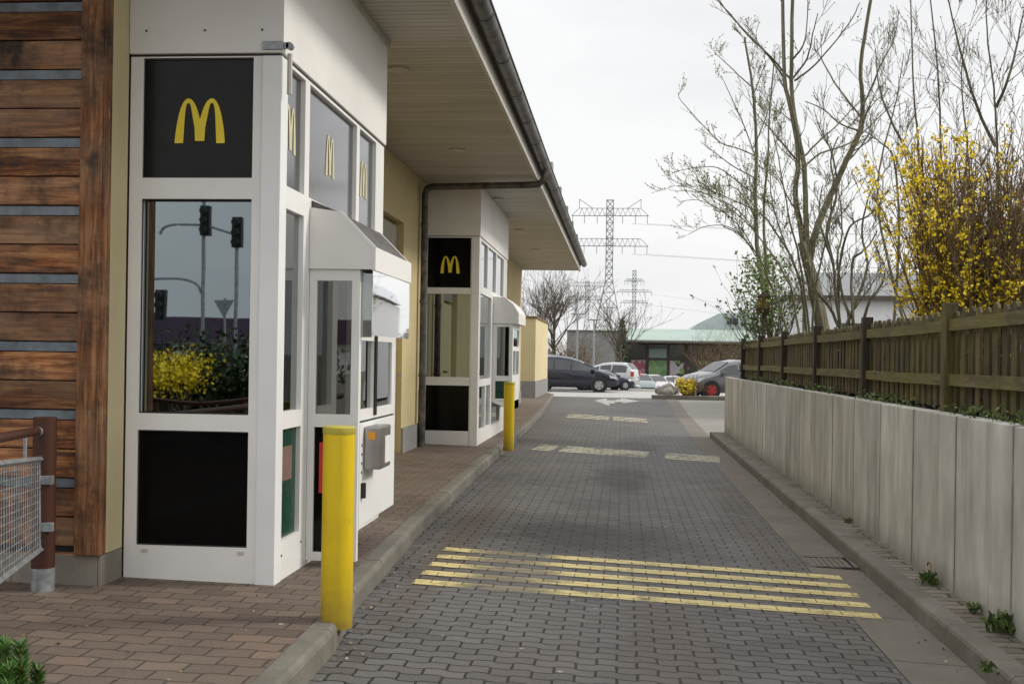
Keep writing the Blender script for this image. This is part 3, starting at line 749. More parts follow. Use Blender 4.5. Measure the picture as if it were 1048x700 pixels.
    # steel box
    sb = MB().cbox(bx+.006, bx+.12, 7.66, 8.0, .745, 1.03, .012).build('payment_box', 'steel', T)
    MB().box(bx+.035, bx+.085, 7.652, 7.658, .945, .995).build('orange_sticker', 'orange', sb)
    MB().box(bx+.122, bx+.127, 7.78, 7.95, .78, .96).build('slot_plate', 'panelwhite', sb)
    MB().tube([(bx+.008, 7.62, .56), (bx+.008, 7.62, .66)], .026, 10).build('handle_plate', 'dark', T)
    for z in (.72, .78, .84, .9): MB().box(bx+.003, bx+.007, 7.60, 7.615, z, z+.018).build('vent_hole', 'dark', T)
booth1()

def booth2():
    x0, x1, y0, y1 = -3.035, -2.2, 17.95, 22.35; zb = .13
    T = thing('service_booth', 'farther glazed service booth beyond the downpipe with a pickup window hanging from its side', 'booth', (x0, y0, zb))
    cells = [(-3.01, -2.335, 2.57, 3.34), (-3.01, -2.335, 1.19, 2.475), (-3.01, -2.335, .36, 1.06)]
    weld(frame_y(MB(), x0, -2.325, zb-.03, 3.36, y0, .06, cells, .07)).build('front_frame', 'white', T)
    MB().cbox(-2.322, x1, y0-.01, y0+.13, zb-.03, 3.36, .006).build('corner_post', 'whiteb', T)
    MB().box(-3.01, -2.335, y0+.02, y0+.03, 2.57, 3.34).build('sign_panel', 'black', T)
    arch_mesh(.30, .27, .05, (-2.66, y0+.019, 2.79), 'y').build('arch_emblem', 'yellow', T)
    MB().box(-3.01, -2.335, y0+.04, y0+.05, 1.19, 2.475).build('window_pane', 'glass', T)
    MB().box(-3.01, -2.335, y0+.02, y0+.03, .36, 1.06).build('lower_panel', 'black', T)
    MB().cbox(x0-.005, x1+.012, y0-.018, y1, 3.37, ZS-.003, .004).build('header_panel', 'panelwhite', T)
    xs = x1-.006
    sc_ = [(18.2, 19.1, 2.62, 3.32), (19.2, 20.4, 2.62, 3.32), (20.5, 21.7, 2.62, 3.32), (18.2, 19.75, 1.15, 2.5), (18.2, 19.0, .36, 1.04), (19.1, 19.75, .36, 1.04), (20.0, 21.3, .36, 2.4)]
    weld(frame_x(MB(), 18.08, y1, zb-.03, 3.36, xs, sc_, .07)).build('side_frame', 'white', T)
    for a, b in ((18.2, 19.1), (19.2, 20.4), (20.5, 21.7)): MB().box(xs-.04, xs-.03, a, b, 2.62, 3.32).build('upper_pane', 'glass_side', T)
    MB().box(xs-.04, xs-.03, 18.2, 19.75, 1.15, 2.5).build('side_pane', 'glass_side', T)
    MB().box(xs-.04, xs-.03, 18.2, 19.0, .36, 1.04).build('lower_side_pane', 'glass_side', T)
    MB().box(xs-.045, xs-.03, 19.1, 19.75, .36, 1.04).build('lower_side_pane', 'glass_side', T)
    MB().box(xs-.04, xs-.03, 20.0, 21.3, .36, 1.0).build('lower_side_pane', 'glass_side', T)
    MB().box(x0+.01, x0+.03, y0+.1, y1-.02, zb, 3.36).build('inner_wall', 'interior', T)
    MB().box(x0+.03, xs-.08, y1-.06, y1-.03, zb, 3.36).build('end_wall', 'interiorw', T)
    MB().box(x0, xs-.075, y0+.075, y1, zb-.02, zb+.02).build('booth_floor', 'interior', T)
    bx = -1.86; hx = -1.76; by0, by1 = 20.0, 21.4
    cells = [(-2.13, -1.92, 1.19, 2.03), (-2.15, -1.9, .80, 1.1)]
    weld(frame_y(MB(), xs+.002, bx, .76, 2.08, by0, .05, cells, .05)).build('bay_front_frame', 'white', T)
    MB().box(-2.13, -1.92, by0+.02, by0+.026, 1.19, 2.03).build('bay_pane', 'glass_clear', T)
    MB().box(-2.15, -1.9, by0+.02, by0+.03, .80, 1.1).build('bay_lower_panel', 'green', T)
    weld(frame_x(MB(), by0+.05, by1, .6, 2.08, bx, [(20.15, 20.65, 1.2, 1.62), (20.75, 21.3, 1.2, 1.62), (20.15, 21.3, 1.7, 2.0)], .045)).build('bay_outer_frame', 'white', T)
    MB().box(bx-.03, bx-.02, 20.15, 21.3, 1.2, 2.0).build('sliding_pane', 'glass_side', T)
    MB().box(xs, bx, by1, by1+.03, .6, 2.08).build('bay_end_frame', 'white', T)
    MB().prism([(xs+.002, .74), (bx, .60), (bx, .75), (xs+.002, .76)], 'y', by0-.0, by1).build('bay_underside', 'white', T)
    cheek = [(xs+.002, 2.085), (hx, 2.085), (hx, 2.27), (-1.86, 2.42), (-2.0, 2.53), (xs+.002, 2.55)]
    MB().prism(cheek, 'y', by0-.02, by1+.04).build('hood', 'panelwhite', T)
booth2()

# ------------------------------------------------------------------ bollards
bo = thing('bollard', 'nearest yellow steel bollard standing on the kerb beside the first booth', 'bollard', (-1.465, 6.03, .12))
hb_ = at(344, 436, 6.03).z
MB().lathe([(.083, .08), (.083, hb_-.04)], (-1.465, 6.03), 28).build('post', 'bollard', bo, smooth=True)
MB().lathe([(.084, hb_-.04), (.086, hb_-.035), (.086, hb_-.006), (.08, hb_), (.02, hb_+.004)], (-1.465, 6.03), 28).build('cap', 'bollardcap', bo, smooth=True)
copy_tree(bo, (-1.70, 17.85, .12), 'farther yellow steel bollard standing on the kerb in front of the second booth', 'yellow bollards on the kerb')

# ------------------------------------------------------------------ ramp railing
rp = thing('ramp_railing', 'oxide red post and handrail with galvanised mesh panel by the timber wall', 'railing', (-3.2, 6.33, .15))
a = Vector((-3.225, 6.33, 0))
MB().lathe([(.064, .28), (.064, 1.125)], (a.x, a.y), 20).build('post', 'rust', rp, smooth=True)
MB().lathe([(.066, .1), (.066, .282)], (a.x, a.y), 20).build('post_sleeve', 'galv', rp, smooth=True)
tA = at(42, 470, 6.28); bA = at(42, 562, 6.28); tB = at(0, 475, 4.95); bB = at(0, 594, 4.95)
def ext(p, q, k): return p+(q-p)*k
fm = MB(); tC, bC = ext(tA, tB, 1.3), ext(bA, bB, 1.3)
for p, q in ((tA, tC), (bA, bC), (tA, bA), (tC, bC)): fm.tube([p, q], .017, 4)
pn = fm.build('mesh_frame', 'galv', rp)
ms = MB()
for i in range(1, 24): ms.tube([ext(tA, tC, i/24), ext(bA, bC, i/24)], .003, 4, False)
for i in range(1, 13): ms.tube([ext(tA, bA, i/13), ext(tC, bC, i/13)], .0028, 4, False)
ms.build('wire_mesh', 'galv', pn)
for v in (492, 540):
    c = at(46, v, 6.28); MB().cbox(c.x-.03, c.x+.045, c.y-.015, c.y+.02, c.z-.02, c.z+.03, .004).build('clamp', 'galv', rp)
h0 = at(38, 441, 6.25); h1 = at(0, 448, 5.2); h1 = ext(h0, h1, 1.8)
MB().tube([h0, h1], .024, 10).build('handrail', 'rust', rp, smooth=True)
MB().tube([at(44, 452, 6.3), at(43, 446, 6.3), at(40, 441, 6.27), h0], .025, 10).build('rail_elbow', 'galv', rp, smooth=True)
hm = ext(h0, h1, .2); MB().tube([hm, (hm.x, hm.y, hm.z-.17)], .01, 8).build('rail_bracket', 'galv', rp)

# ------------------------------------------------------------------ retaining wall
XWALL = 2.25; ZT = 1.155; SP = 1.154
wl = MB(); y = 6.98-SP*9
k = 0
while y < 25.7:
    ye = min(y+SP, 25.8); t_ = R.uniform(-.0012, .0012)
    wl.cbox(XWALL+t_, XWALL+.13, y+.004, ye-.004, -.4, ZT+R.uniform(-.0015, .0015), .007); y += SP
rw = thing('retaining_wall', 'long pale concrete slab retaining wall below the wooden fence', 'wall', (XWALL, 8, -.03))
wl.build('slabs', 'wallconc', rw); MB().box(XWALL+.03, XWALL+.12, -3.3, 25.7, -.4, ZT-.02).build('joint_backing', 'wallback', rw)
gs = sheet([XWALL+.125, 3, 6, 14, 40], [-4, 5, 12, 20, 25.75], lambda x, y: ZT-.03)
gd = MB().add(gs.v, gs.f); gd.box(XWALL+.13, 40, 25.75, 25.9, -.4, ZT-.032)
struct(gd.build('garden_ground', 'soil'), 'raised garden ground behind the retaining wall', 'ground')

# ------------------------------------------------------------------ fence
fn = thing('wooden_fence', 'mossy wooden picket fence with dark square posts on top of the concrete wall', 'fence', (2.38, 8, ZT))
YP = [7.68*1.154+2.9*k for k in range(-4, 6)]
YP = [8.92+2.93*k for k in range(-4, 6)]
FX = 2.36
def ztop(y): return 1.86+.03*math.sin(y*.5)
for y in YP:
    if y > 25.9: continue
    p_ = MB().cbox(FX-.0, FX+.1, y-.055, y+.055, ZT-.02, ZT+.8, .008); p_.build('post', 'post' if y > 10 else 'fence', fn)
for y0, y1 in zip(YP, YP[1:]):
    for z in (ZT+.20, ZT+.60):
        q = MB(); s_ = R.uniform(-.012, .012); n = 5
        A0, A1 = y0+.06, y1-.06
        for i in range(n+1):
            yy = A0+(A1-A0)*i/n; dz = s_*math.sin(math.pi*i/n)-.008
            for x, zz in ((FX+.03, 0), (FX+.065, 0), (FX+.065, .085), (FX+.03, .085)): q.v.append((x, yy, z+dz+zz))
        for i in range(n):
            for c in range(4): q.f.append((i*4+c, i*4+(c+1) % 4, i*4+4+(c+1) % 4, i*4+4+c))
        q.f.append((3, 2, 1, 0)); q.f.append((n*4, n*4+1, n*4+2, n*4+3))
        q.build('rail', 'rail', fn)
    q = MB(); yy = y0+.03; k = 0
    while yy < y1-.06:
        wd = .108+R.uniform(-.006, .006); h0_, h1_ = ZT+.03+R.uniform(-.01, .01), ZT+.745+R.uniform(-.012, .012)
        tl = R.uniform(-.007, .007); xo = FX+.066+R.uniform(0, .005)
        prof = [(yy, h0_), (yy+wd, h0_), (yy+wd+tl, h1_-.035), (yy+wd*.8+tl, h1_-.008), (yy+wd*.5+tl, h1_), (yy+wd*.2+tl, h1_-.008), (yy+tl, h1_-.035)]
        q.prism(prof, 'x', xo, xo+.02); yy += wd+.075+R.uniform(-.005, .005)
    q.build('picket_panel', 'fence', fn)

# ------------------------------------------------------------------ foliage helpers
def leafq(mb, c, s, d=None, asp=.5):
    d = d or Vector((R.gauss(0, 1), R.gauss(0, 1), R.gauss(0, 1))); d.normalize()
    o = Vector((R.gauss(0, 1), R.gauss(0, 1), R.gauss(0, 1))).cross(d)
    if o.length < 1e-4: return
    o.normalize(); c = Vector(c)
    mb.add([c, c+d*s*.5+o*s*asp*.5, c+d*s, c+d*s*.5-o*s*asp*.5], [(0, 1, 2, 3)])
def twig(mb, p, d, L, r_, depth, leaves=None, lsize=.03, lprob=.3, up=.25, nside=4, spread=.6, kids=(2, 4), curl=.10, minr=.0028):
    n = 5 if depth > 0 else 4; pts = [Vector(p)]; d = Vector(d).normalized(); cur = d.copy()
    for i in range(n):
        cur = (cur+Vector((R.gauss(0, curl), R.gauss(0, curl), R.gauss(0, curl)+up*.12))).normalized()
        pts.append(pts[-1]+cur*L/n)
    rs = [max(minr, r_*(1-.7*i/n)) for i in range(n+1)]
    mb.tube(pts, rs, nside if depth > 0 else 3, False)
    if leaves is not None:
        for i in range(1, n+1):
            if R.random() < lprob: leafq(leaves, pts[i], lsize*R.uniform(.6, 1.4))
        if R.random() < min(1, lprob*2): leafq(leaves, pts[-1], lsize*1.2, cur)
    if depth > 0:
        for k in range(R.randint(*kids)):
            t_ = R.uniform(.25, .95)*n; i = min(n-1, int(t_)); q = pts[i].lerp(pts[i+1], t_-i)
            base = (pts[i+1]-pts[i]).normalized(); o = Vector((R.gauss(0, 1), R.gauss(0, 1), R.gauss(0, .6)))
            o = (o-base*o.dot(base)).normalized(); nd = (base*(1-spread*.35)+o*spread+Vector((0, 0, up))).normalized()
            twig(mb, q, nd, L*R.uniform(.45, .72), max(minr, r_*.5), depth-1, leaves, lsize, lprob, up, nside, spread, kids, curl, minr)
def smooth_path(pts, k=3):
    out = []
    n = len(pts)
    for i in range(n-1):
        p0, p1, p2, p3 = pts[max(i-1, 0)], pts[i], pts[i+1], pts[min(i+2, n-1)]
        for j in range(k):
            t_ = j/k
            out.append(.5*((2*p1)+(p2-p0)*t_+(2*p0-5*p1+4*p2-p3)*t_*t_+(3*p1-p0-3*p2+p3)*t_**3))
    out.append(pts[-1]); return out
def stem(mb, px, y, w0, w1, depth_jit=.25, kids=6, kl=.9, kd=1, crown=None, leaves=None, lsize=.03, lprob=.2, ylean=0.0, up=.35, spread=.55, minr=.0028):
    """trunk or limb measured from the picture: px list of (u,v), widths in metres"""
    pts = []
    dj = 0
    for i, (u, v) in enumerate(px):
        pts.append(at(u, v, y+dj)); dj += R.uniform(-depth_jit, depth_jit)+ylean
    sp = smooth_path(pts, 4); n = len(sp)
    for i in range(1, n-1): sp[i] = sp[i]+Vector((R.gauss(0, .003), R.gauss(0, .003), R.gauss(0, .003)))
    rs = [w0/2+(w1-w0)/2*i/(n-1) for i in range(n)]
    mb.tube(sp, rs, 8 if w0 > .05 else 5)
    if crown is not None:
        for k in range(kids):
            t_ = R.uniform(.12, 1)**.85*(n-1); i = min(n-2, int(t_)); q = sp[i].lerp(sp[i+1], t_-i)
            base = (sp[i+1]-sp[i]).normalized(); o = Vector((R.gauss(0, 1), R.gauss(0, .8), R.gauss(0, .4)))
            o = (o-base*o.dot(base)).normalized(); nd = base*.5+o*spread+Vector((0, 0, up))
            twig(crown, q, nd, kl*R.uniform(.5, 1.2)*(1-.4*t_/n), max(minr, rs[i]*.3), kd, leaves, lsize, lprob, up, 4, .6, minr=minr)
    return sp
def tree(name, label, cat, base, bark, twigmat, leafmat, group=None):
    t_ = thing(name, label, cat, base, group); return [t_, MB(), MB(), MB(), bark, twigmat, leafmat]
def fin(T, tn='trunk'):
    t_, a, b, c, m1, m2, m3 = T
    if a.f: a.build(tn, m1, t_, smooth=True)
    cr_ = b.build('crown', m2, t_) if b.f else t_
    if c.f: c.build('leaves', m3, cr_)
    return t_

GZ = ZT-.05
# Tree A: large forked bare tree
T = tree('bare_tree', 'tall bare tree forking into three upright stems behind the fence', 'tree', (at(840, 330, 20).x, 20, GZ), 'bark', 'bark', 'bud')
_, a, b, c = T[:4]; K = dict(crown=b, leaves=c, lsize=.035, lprob=.12, minr=.0034)
b0 = at(842, 345, 20)
stem(a, [(845, 352), (840, 326), (832, 290), (826, 266), (821, 248)], 20, .25, .16, 0, kids=0)
stem(a, [(824, 262), (818, 225), (814, 200), (817, 160), (810, 114), (803, 80), (801, 0), (800, -60)], 20, .10, .05, .1, 5, 1.2, 2, **K)
stem(a, [(826, 262), (825, 225), (823, 171), (814, 126), (810, 83), (811, 0), (812, -60)], 20, .10, .05, .1, 5, 1.2, 2, **K)
stem(a, [(829, 266), (834, 240), (850, 200), (866, 165), (880, 134), (883, 108), (881, 68), (891, 0), (896, -40)], 20, .13, .045, .1, 5, 1.1, 2, **K)
for px in ([(811, 84), (790, 60), (766, 37), (750, 18), (734, 0), (725, -15)], [(803, 80), (780, 50), (748, 17), (735, -2)], [(813, 83), (828, 72), (843, 57), (868, 26), (880, 3)],
           [(811, 61), (820, 50), (825, 35), (827, 0)], [(812, 80), (826, 60), (832, 35), (837, 14)], [(823, 160), (840, 143), (857, 128), (880, 103)],
           [(814, 163), (800, 146), (787, 131), (775, 118)], [(823, 171), (840, 157), (871, 146), (900, 120), (915, 105)], [(883, 108), (893, 88), (900, 70), (915, 40), (920, 10)],
           [(881, 120), (865, 100), (850, 78), (838, 55), (836, 40)], [(880, 134), (862, 128), (842, 112), (824, 104)]):
    stem(b, px, 20, .038, .014, .3, 4, .55, 1, crown=b, leaves=c, lsize=.035, lprob=.2, minr=.0042)
fin(T)
# Tree B: slender left tree with buds
T = tree('bare_tree', 'slender bare tree leaning over the far end of the fence with budding twig tips', 'tree', (at(788, 335, 23.5).x, 23.5, GZ), 'bark', 'bark', 'bud')
_, a, b, c = T[:4]; K = dict(crown=b, leaves=c, lsize=.04, lprob=.3, minr=.0034)
stem(a, [(789, 350), (785, 320), (779, 280), (775, 250), (773, 200), (774, 143), (770, 88), (764, 51), (762, 38)], 23.5, .12, .03, .1, 10, .9, 2, **K)
stem(a, [(790, 350), (786, 300), (783, 260), (782, 212), (786, 160), (787, 123), (793, 54)], 23.2, .08, .02, .1, 10, .9, 2, **K)
for px in ([(774, 160), (755, 152), (737, 146), (717, 126), (697, 103), (694, 95)], [(774, 183), (750, 170), (730, 155), (717, 146)], [(773, 160), (762, 130), (746, 94), (738, 78)],
           [(770, 90), (755, 76), (740, 62), (731, 54)], [(774, 200), (760, 190), (735, 172), (712, 172), (690, 176)], [(776, 264), (760, 236), (740, 217), (715, 205), (695, 207)],
           [(775, 240), (755, 215), (725, 200), (700, 190), (683, 182)], [(772, 150), (784, 120), (792, 90)], [(770, 100), (778, 80), (784, 62)], [(776, 230), (760, 200), (745, 190), (722, 192)],
           [(778, 270), (762, 245), (745, 232), (722, 232), (705, 240)]):
    stem(b, px, 23.5, .028, .01, .3, 7, .5, 1, crown=b, leaves=c, lsize=.04, lprob=.7, minr=.0028)
fin(T)
# Tree C: multi stemmed, leafing out
T = tree('young_tree', 'many stemmed young tree leafing out beside the bare forked tree', 'tree', (at(818, 335, 18.5).x, 18.5, GZ), 'bark', 'bark', 'bud')
_, a, b, c = T[:4]; K = dict(crown=b, leaves=c, lsize=.032, lprob=.9, minr=.0028)
for px in ([(818, 345), (812, 305), (808, 292), (794, 266), (776, 242), (760, 224), (735, 205)], [(826, 345), (820, 294), (810, 264), (794, 238), (780, 220), (750, 205), (715, 190)],
           [(829, 345), (822, 290), (816, 255), (808, 226), (804, 200), (796, 160), (790, 130)], [(822, 345), (822, 310), (816, 280), (800, 240), (790, 205), (788, 170)],
           [(808, 345), (797, 312), (786, 285), (776, 262), (756, 240), (740, 232)], [(831, 345), (834, 300), (842, 260), (850, 225), (852, 190), (858, 165)]):
    stem(a, px, 18.5, .042, .013, .15, 13, .75, 2, **K)
fin(T, 'stems')
# Tree D
T = tree('bare_shrub', 'crooked bare shrub with grey stems in front of the white house', 'shrub', (at(860, 335, 16).x, 16, GZ), 'bark', 'bark', 'bud')
_, a, b, c = T[:4]; K = dict(crown=b, leaves=c, lsize=.025, lprob=.1, minr=.0032)
for px in ([(861, 340), (855, 300), (853, 270), (844, 246), (838, 215), (842, 190)], [(860, 340), (858, 300), (860, 266), (870, 232), (890, 220), (905, 205)], [(874, 335), (873, 320), (872, 270), (882, 258), (890, 250), (898, 236)],
           [(858, 335), (850, 316), (838, 302), (831, 285), (832, 268)], [(870, 338), (868, 320), (861, 296), (857, 262), (862, 240), (860, 205)], [(882, 338), (890, 308), (902, 292), (906, 275)],
           [(864, 338), (880, 300), (888, 270), (882, 240), (888, 205), (900, 180)], [(853, 270), (846, 236), (856, 200), (850, 165), (858, 140)]):
    stem(a, px, 16, .05, .015, .15, 8, .55, 2, **K)
fin(T, 'stems')
# Trees E: upright stems behind forsythia
for lab, y_, pxs in (('bare upright tree rising behind the flowering forsythia at the right edge', 15, ([(1020, 330), (1022, 200), (1020, 140), (1017, 90), (1010, 30), (1010, -30)], [(1019, 150), (1000, 110), (985, 60), (975, 20), (968, -20)], [(1020, 110), (1032, 80), (1042, 40), (1050, 0)], [(1030, 330), (1040, 240), (1052, 160), (1060, 80)])),
                     ('thin bare tree with fine twigs between the forked tree and the forsythia', 17, ([(945, 330), (942, 220), (940, 150), (935, 90), (932, 0), (930, -40)], [(965, 330), (966, 230), (963, 150), (960, 75), (952, 0), (950, -30)], [(915, 330), (920, 240), (915, 165), (900, 145), (885, 135)], [(938, 170), (915, 130), (900, 90), (896, 50)], [(925, 330), (905, 250), (898, 200), (905, 150), (918, 100), (925, 55)], [(990, 330), (985, 220), (990, 150), (984, 90), (988, 30)]))):
    T = tree('bare_tree', lab, 'tree', (at(pxs[0][0][0], 330, y_).x, y_, GZ), 'bark', 'bark', 'budb')
    _, a, b, c = T[:4]
    for px in pxs: stem(a, px, y_, .046, .012, .2, 12, .85, 2, crown=b, leaves=c, lsize=.03, lprob=.12, minr=.0026)
    fin(T)
# forsythia bush
T = tree('forsythia_bush', 'large brown stemmed forsythia bush with yellow flowers above the fence at the right', 'bush', (at(985, 330, 11.5).x, 11.5, GZ), 'barkb', 'barkb', 'fors')
t_, a, b, c = T[:4]
bl = MB()
cx = at(1003, 330, 11.9).x
for k in range(270):
    ang = R.uniform(0, 2*math.pi); rr_ = R.uniform(0, .42); p0 = Vector((cx+rr_*math.cos(ang)*1.1, 11.9+rr_*math.sin(ang), GZ))
    lean = Vector((math.cos(ang)*R.uniform(.03, .30 if math.cos(ang) > 0 else .2), math.sin(ang)*R.uniform(.1, .35), 1)).normalized()
    L = R.uniform(1.7, 2.75)*(1-.1*abs(lean.x)); n = 8; pts = [p0]; d_ = lean.copy()
    for i in range(n):
        d_ = (d_+Vector((R.gauss(0, .06)+lean.x*.03, R.gauss(0, .06), -.015))).normalized(); pts.append(pts[-1]+d_*L/n)
    a.tube(pts, [max(.0035, .011*(1-.75*i/n)) for i in range(n+1)], 4, False)
    for i in range(2, n):
        for q in range(R.randint(1, 4)):
            o = Vector((R.gauss(0, .6), R.gauss(0, .6), .9)); twig(b, pts[i], o, R.uniform(.2, .6), .005, 0, minr=.0022)
    # flowers: heavy on the left (lane) side and low, sparse on the right
    for i in range(2, n+1):
        p_ = pts[i]; left = (cx-p_.x)
        dens = .15+max(0, left-.02)*8+(3.0 if p_.z < 2.4 and p_.x < cx+.25 else 0)-(.4 if p_.x > cx+.3 else 0)
        for q in range(int(max(0, R.gauss(dens*.75, 1.3)))):
            cc = p_+Vector((R.gauss(0, .05), R.gauss(0, .05), R.gauss(0, .07)))
            for s_ in range(6): leafq(c, cc+Vector((R.gauss(0, .012), R.gauss(0, .012), R.gauss(0, .02))), R.uniform(.026, .048), None, .7)
    for i in range(2, n+1):
        if R.random() < .5: leafq(bl, pts[i]+Vector((R.gauss(0, .03), R.gauss(0, .03), 0)), R.uniform(.03, .06), None, .5)
fin(T, 'stems'); bl.build('leaf_buds', 'bud', t_)
# evergreen shrub and bird box
T = tree('evergreen_shrub', 'small leafy green shrub around the slender tree trunk above the far fence', 'shrub', (at(782, 335, 22.6).x, 22.6, GZ), 'barkd', 'barkd', 'leaf')
_, a, b, c = T[:4]
bc = at(783, 300, 22.6)
for k in range(34):
    ang = R.uniform(0, 6.28); d_ = Vector((math.cos(ang)*.33, math.sin(ang)*.3, 1)); twig(b, (bc.x+R.uniform(-.2, .2), 22.6+R.uniform(-.2, .2), GZ), d_, R.uniform(1.1, 1.9), .012, 1, c, .075, .9)
for k in range(1700):
    z = R.uniform(-.75, .72); w_ = .50*math.sqrt(max(0.05, 1-(z/.85)**2)); ang = R.uniform(0, 6.28); q = w_*R.uniform(.2, 1.25)
    leafq(c, (bc.x+q*math.cos(ang), 22.6+q*math.sin(ang), bc.z+z), R.uniform(.05, .09), None, .6)
fin(T, 'stems')
bh = at(783, 312, 22.1); t_ = thing('bird_box', 'small brown bird box with red base in the green shrub', 'bird box', (bh.x, 22.1, bh.z-.2)); BB = t_
MB().cbox(bh.x-.1, bh.x+.1, 22.0, 22.2, bh.z-.05, bh.z+.16, .008).build('box', 'cladpost', t_); MB().prism([(bh.x-.14, bh.z+.161), (bh.x+.14, bh.z+.161), (bh.x, bh.z+.25)], 'y', 21.96, 22.24).build('roof', 'barkd', t_)
MB().cbox(bh.x-.13, bh.x+.13, 21.97, 22.23, bh.z-.14, bh.z-.05, .008).build('base', 'rust', t_)
MB().tube([(bh.x, 22.1, GZ), (bh.x, 22.1, bh.z-.14)], .03, 8).build('pole', 'barkd', t_)

ug = MB()  # leaves added behind the fence, coloured near black to shade its gaps
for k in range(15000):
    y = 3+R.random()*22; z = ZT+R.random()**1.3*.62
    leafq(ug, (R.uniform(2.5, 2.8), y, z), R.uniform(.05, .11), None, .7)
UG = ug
tag(UG.build('gap_shade_leaves', m_leaf('painted_shade_leaves', (.012, .013, .006))), 'near black leaf mass added behind the wooden fence to darken its gaps', 'gap_shade_leaves', kind='stuff')
BB.location.y += .22
# ground cover on wall top
gc = MB()
for k in range(1500):
    y = 5+R.random()**1.9*18; dens = .5+.5*math.sin(y*1.9)+R.random()*.5
    if dens < .55: continue
    p_ = Vector((XWALL+R.uniform(.02, .16), y, ZT+R.uniform(-.01, .02)))
    if R.random() < .5: leafq(gc, p_, R.uniform(.02, .045), Vector((R.gauss(0, .5), R.gauss(0, .6), 1)), .35)
    else: leafq(gc, p_+Vector((R.uniform(-.03, .02), 0, R.uniform(0, .07))), R.uniform(.02, .05), Vector((R.gauss(-.4, .5), R.gauss(0, .6), .3)), .8)
tag(gc.build('ground_cover', 'grass'), 'low ivy and grass growing along the wall top under the fence', 'ground cover', kind='stuff')
# weeds in the joint
for (u, v, s_, lab) in ((953, 598, 1.0, 'dark leafy weed with a curled stalk at the foot of the wall'), (1030, 648, 1.3, 'biggest bright green weed clump at the wall foot near the right edge'),
                        (1000, 628, .75, 'small upright weed between the two larger weed clumps'), (870, 535, .6, 'tiny weed farthest along the foot of the wall'), (1012, 690, .7, 'flat weed on the paving strip in the bottom right corner')):
    y = 10.3*((900-368-0)/(900-368)); 
    # foot of the wall at this pixel column
    x = 2.2; d_ = at(u, v, 1.0)-CAM
    t0 = (-.04-H)/d_.z; p_ = CAM+d_*t0; p_.x = min(p_.x, 2.22)
    mb = MB()
    for k in range(int(95*s_)):
        dd = Vector((R.gauss(-.1, .5), R.gauss(0, .5), R.uniform(.3, 1)))
        q = p_+Vector((R.gauss(-.01, .028*s_), R.gauss(0, .028*s_), R.uniform(0, .06*s_)))
        q.x = min(q.x, 2.24)
        leafq(mb, q, R.uniform(.025, .06)*s_, dd, .5)
    wst = MB()
    if s_ == 1.0: wst.tube([p_, p_+Vector((0, 0, .08)), p_+Vector((.0, .02, .14)), p_+Vector((-.01, .05, .15)), p_+Vector((-.01, .07, .12))], .006, 5)
    if wst.f:
        T = thing('weed', lab, 'weed', p_); mb.build('leaves', 'grass', T); wst.build('stalk', 'barkb', T)
    else: tag(mb.build('weed', 'grass'), lab, 'weed')

# bottom left conifer shrub
T = thing('dwarf_pine', 'bushy green dwarf pine shoots in the bottom left corner', 'shrub', (-2.05, 4.25, .12))
nb = MB(); sbm = MB()
for k in range(30):
    c0 = Vector((-2.29+R.uniform(-.13, .10), 4.2+R.uniform(-.12, .12), .14)); top = Vector((c0.x+R.uniform(-.06, .06), c0.y+R.uniform(-.06, .06), R.uniform(.2, .4)))
    sbm.tube([c0, c0.lerp(top, .5)+Vector((0, 0, .02)), top], .006, 5)
    for i in range(260):
        t_ = R.uniform(.3, 1); p_ = c0.lerp(top, t_); ang = R.uniform(0, 6.28)
        dd = Vector((math.cos(ang), math.sin(ang), R.uniform(.4, 1.6))); leafq(nb, p_, R.uniform(.03, .06), dd, .1)
nb.build('needles', 'needle', T); sbm.build('stems', 'barkb', T)

lt = MB()
for k in range(900):
    y = 4.2+R.random()**1.6*22
    q = R.random()
    if q < .45: x = kx(y)+abs(R.gauss(0, .07))+.01; z = zl(x, y)+.006
    elif q < .65: x = XK-abs(R.gauss(0, .06))-.01; z = zl(x, y)+.008
    elif q < .8: x = R.uniform(XK+.15, 2.23); z = zl(XK, y)+.126
    else: x = R.uniform(-3.0, kx(y)-.16); z = zs(x, y)+.006
    if -3 < x < -1.9 and y > 6.8: continue
    leafq(lt, (x, y, z), R.uniform(.008, .028), Vector((R.gauss(0, 1), R.gauss(0, 1), R.uniform(0, .25))), .6)
tag(lt.build('leaf_litter', m_leaf('litter_bits', (.26, .2, .13), .6)), 'dry leaf bits and grit lying along the kerbs and pavement', 'litter', kind='stuff')
# ------------------------------------------------------------------ yard beyond
en = thing('bin_enclosure', 'pale cream rendered bin enclosure with grey plinth beyond the restaurant', 'enclosure', (-3, 41, .1))
MB().box(-8, -2.92, 39.8, 46.5, .1, 2.86).build('wall', 'wallpale', en); MB().box(-8, -2.9, 39.78, 46.5, .1, .72).build('plinth', 'plinth', en)
MB().box(-8, -2.88, 39.76, 46.54, 2.86, 2.93).build('coping', 'barkb', en)
# island
isl = MB()
pts = []
for i in range(24):
    a_ = 2*math.pi*i/24; x = 5.5+4.3*max(-1, min(1, math.cos(a_)*1.15)); y = 46.3+.62*math.sin(a_); pts.append((x, y))
isl.prism(pts, 'z', -.02, .13); struct(isl.build('traffic_island', 'kerb'), 'kerbed planted island at the edge of the cross road', 'island')

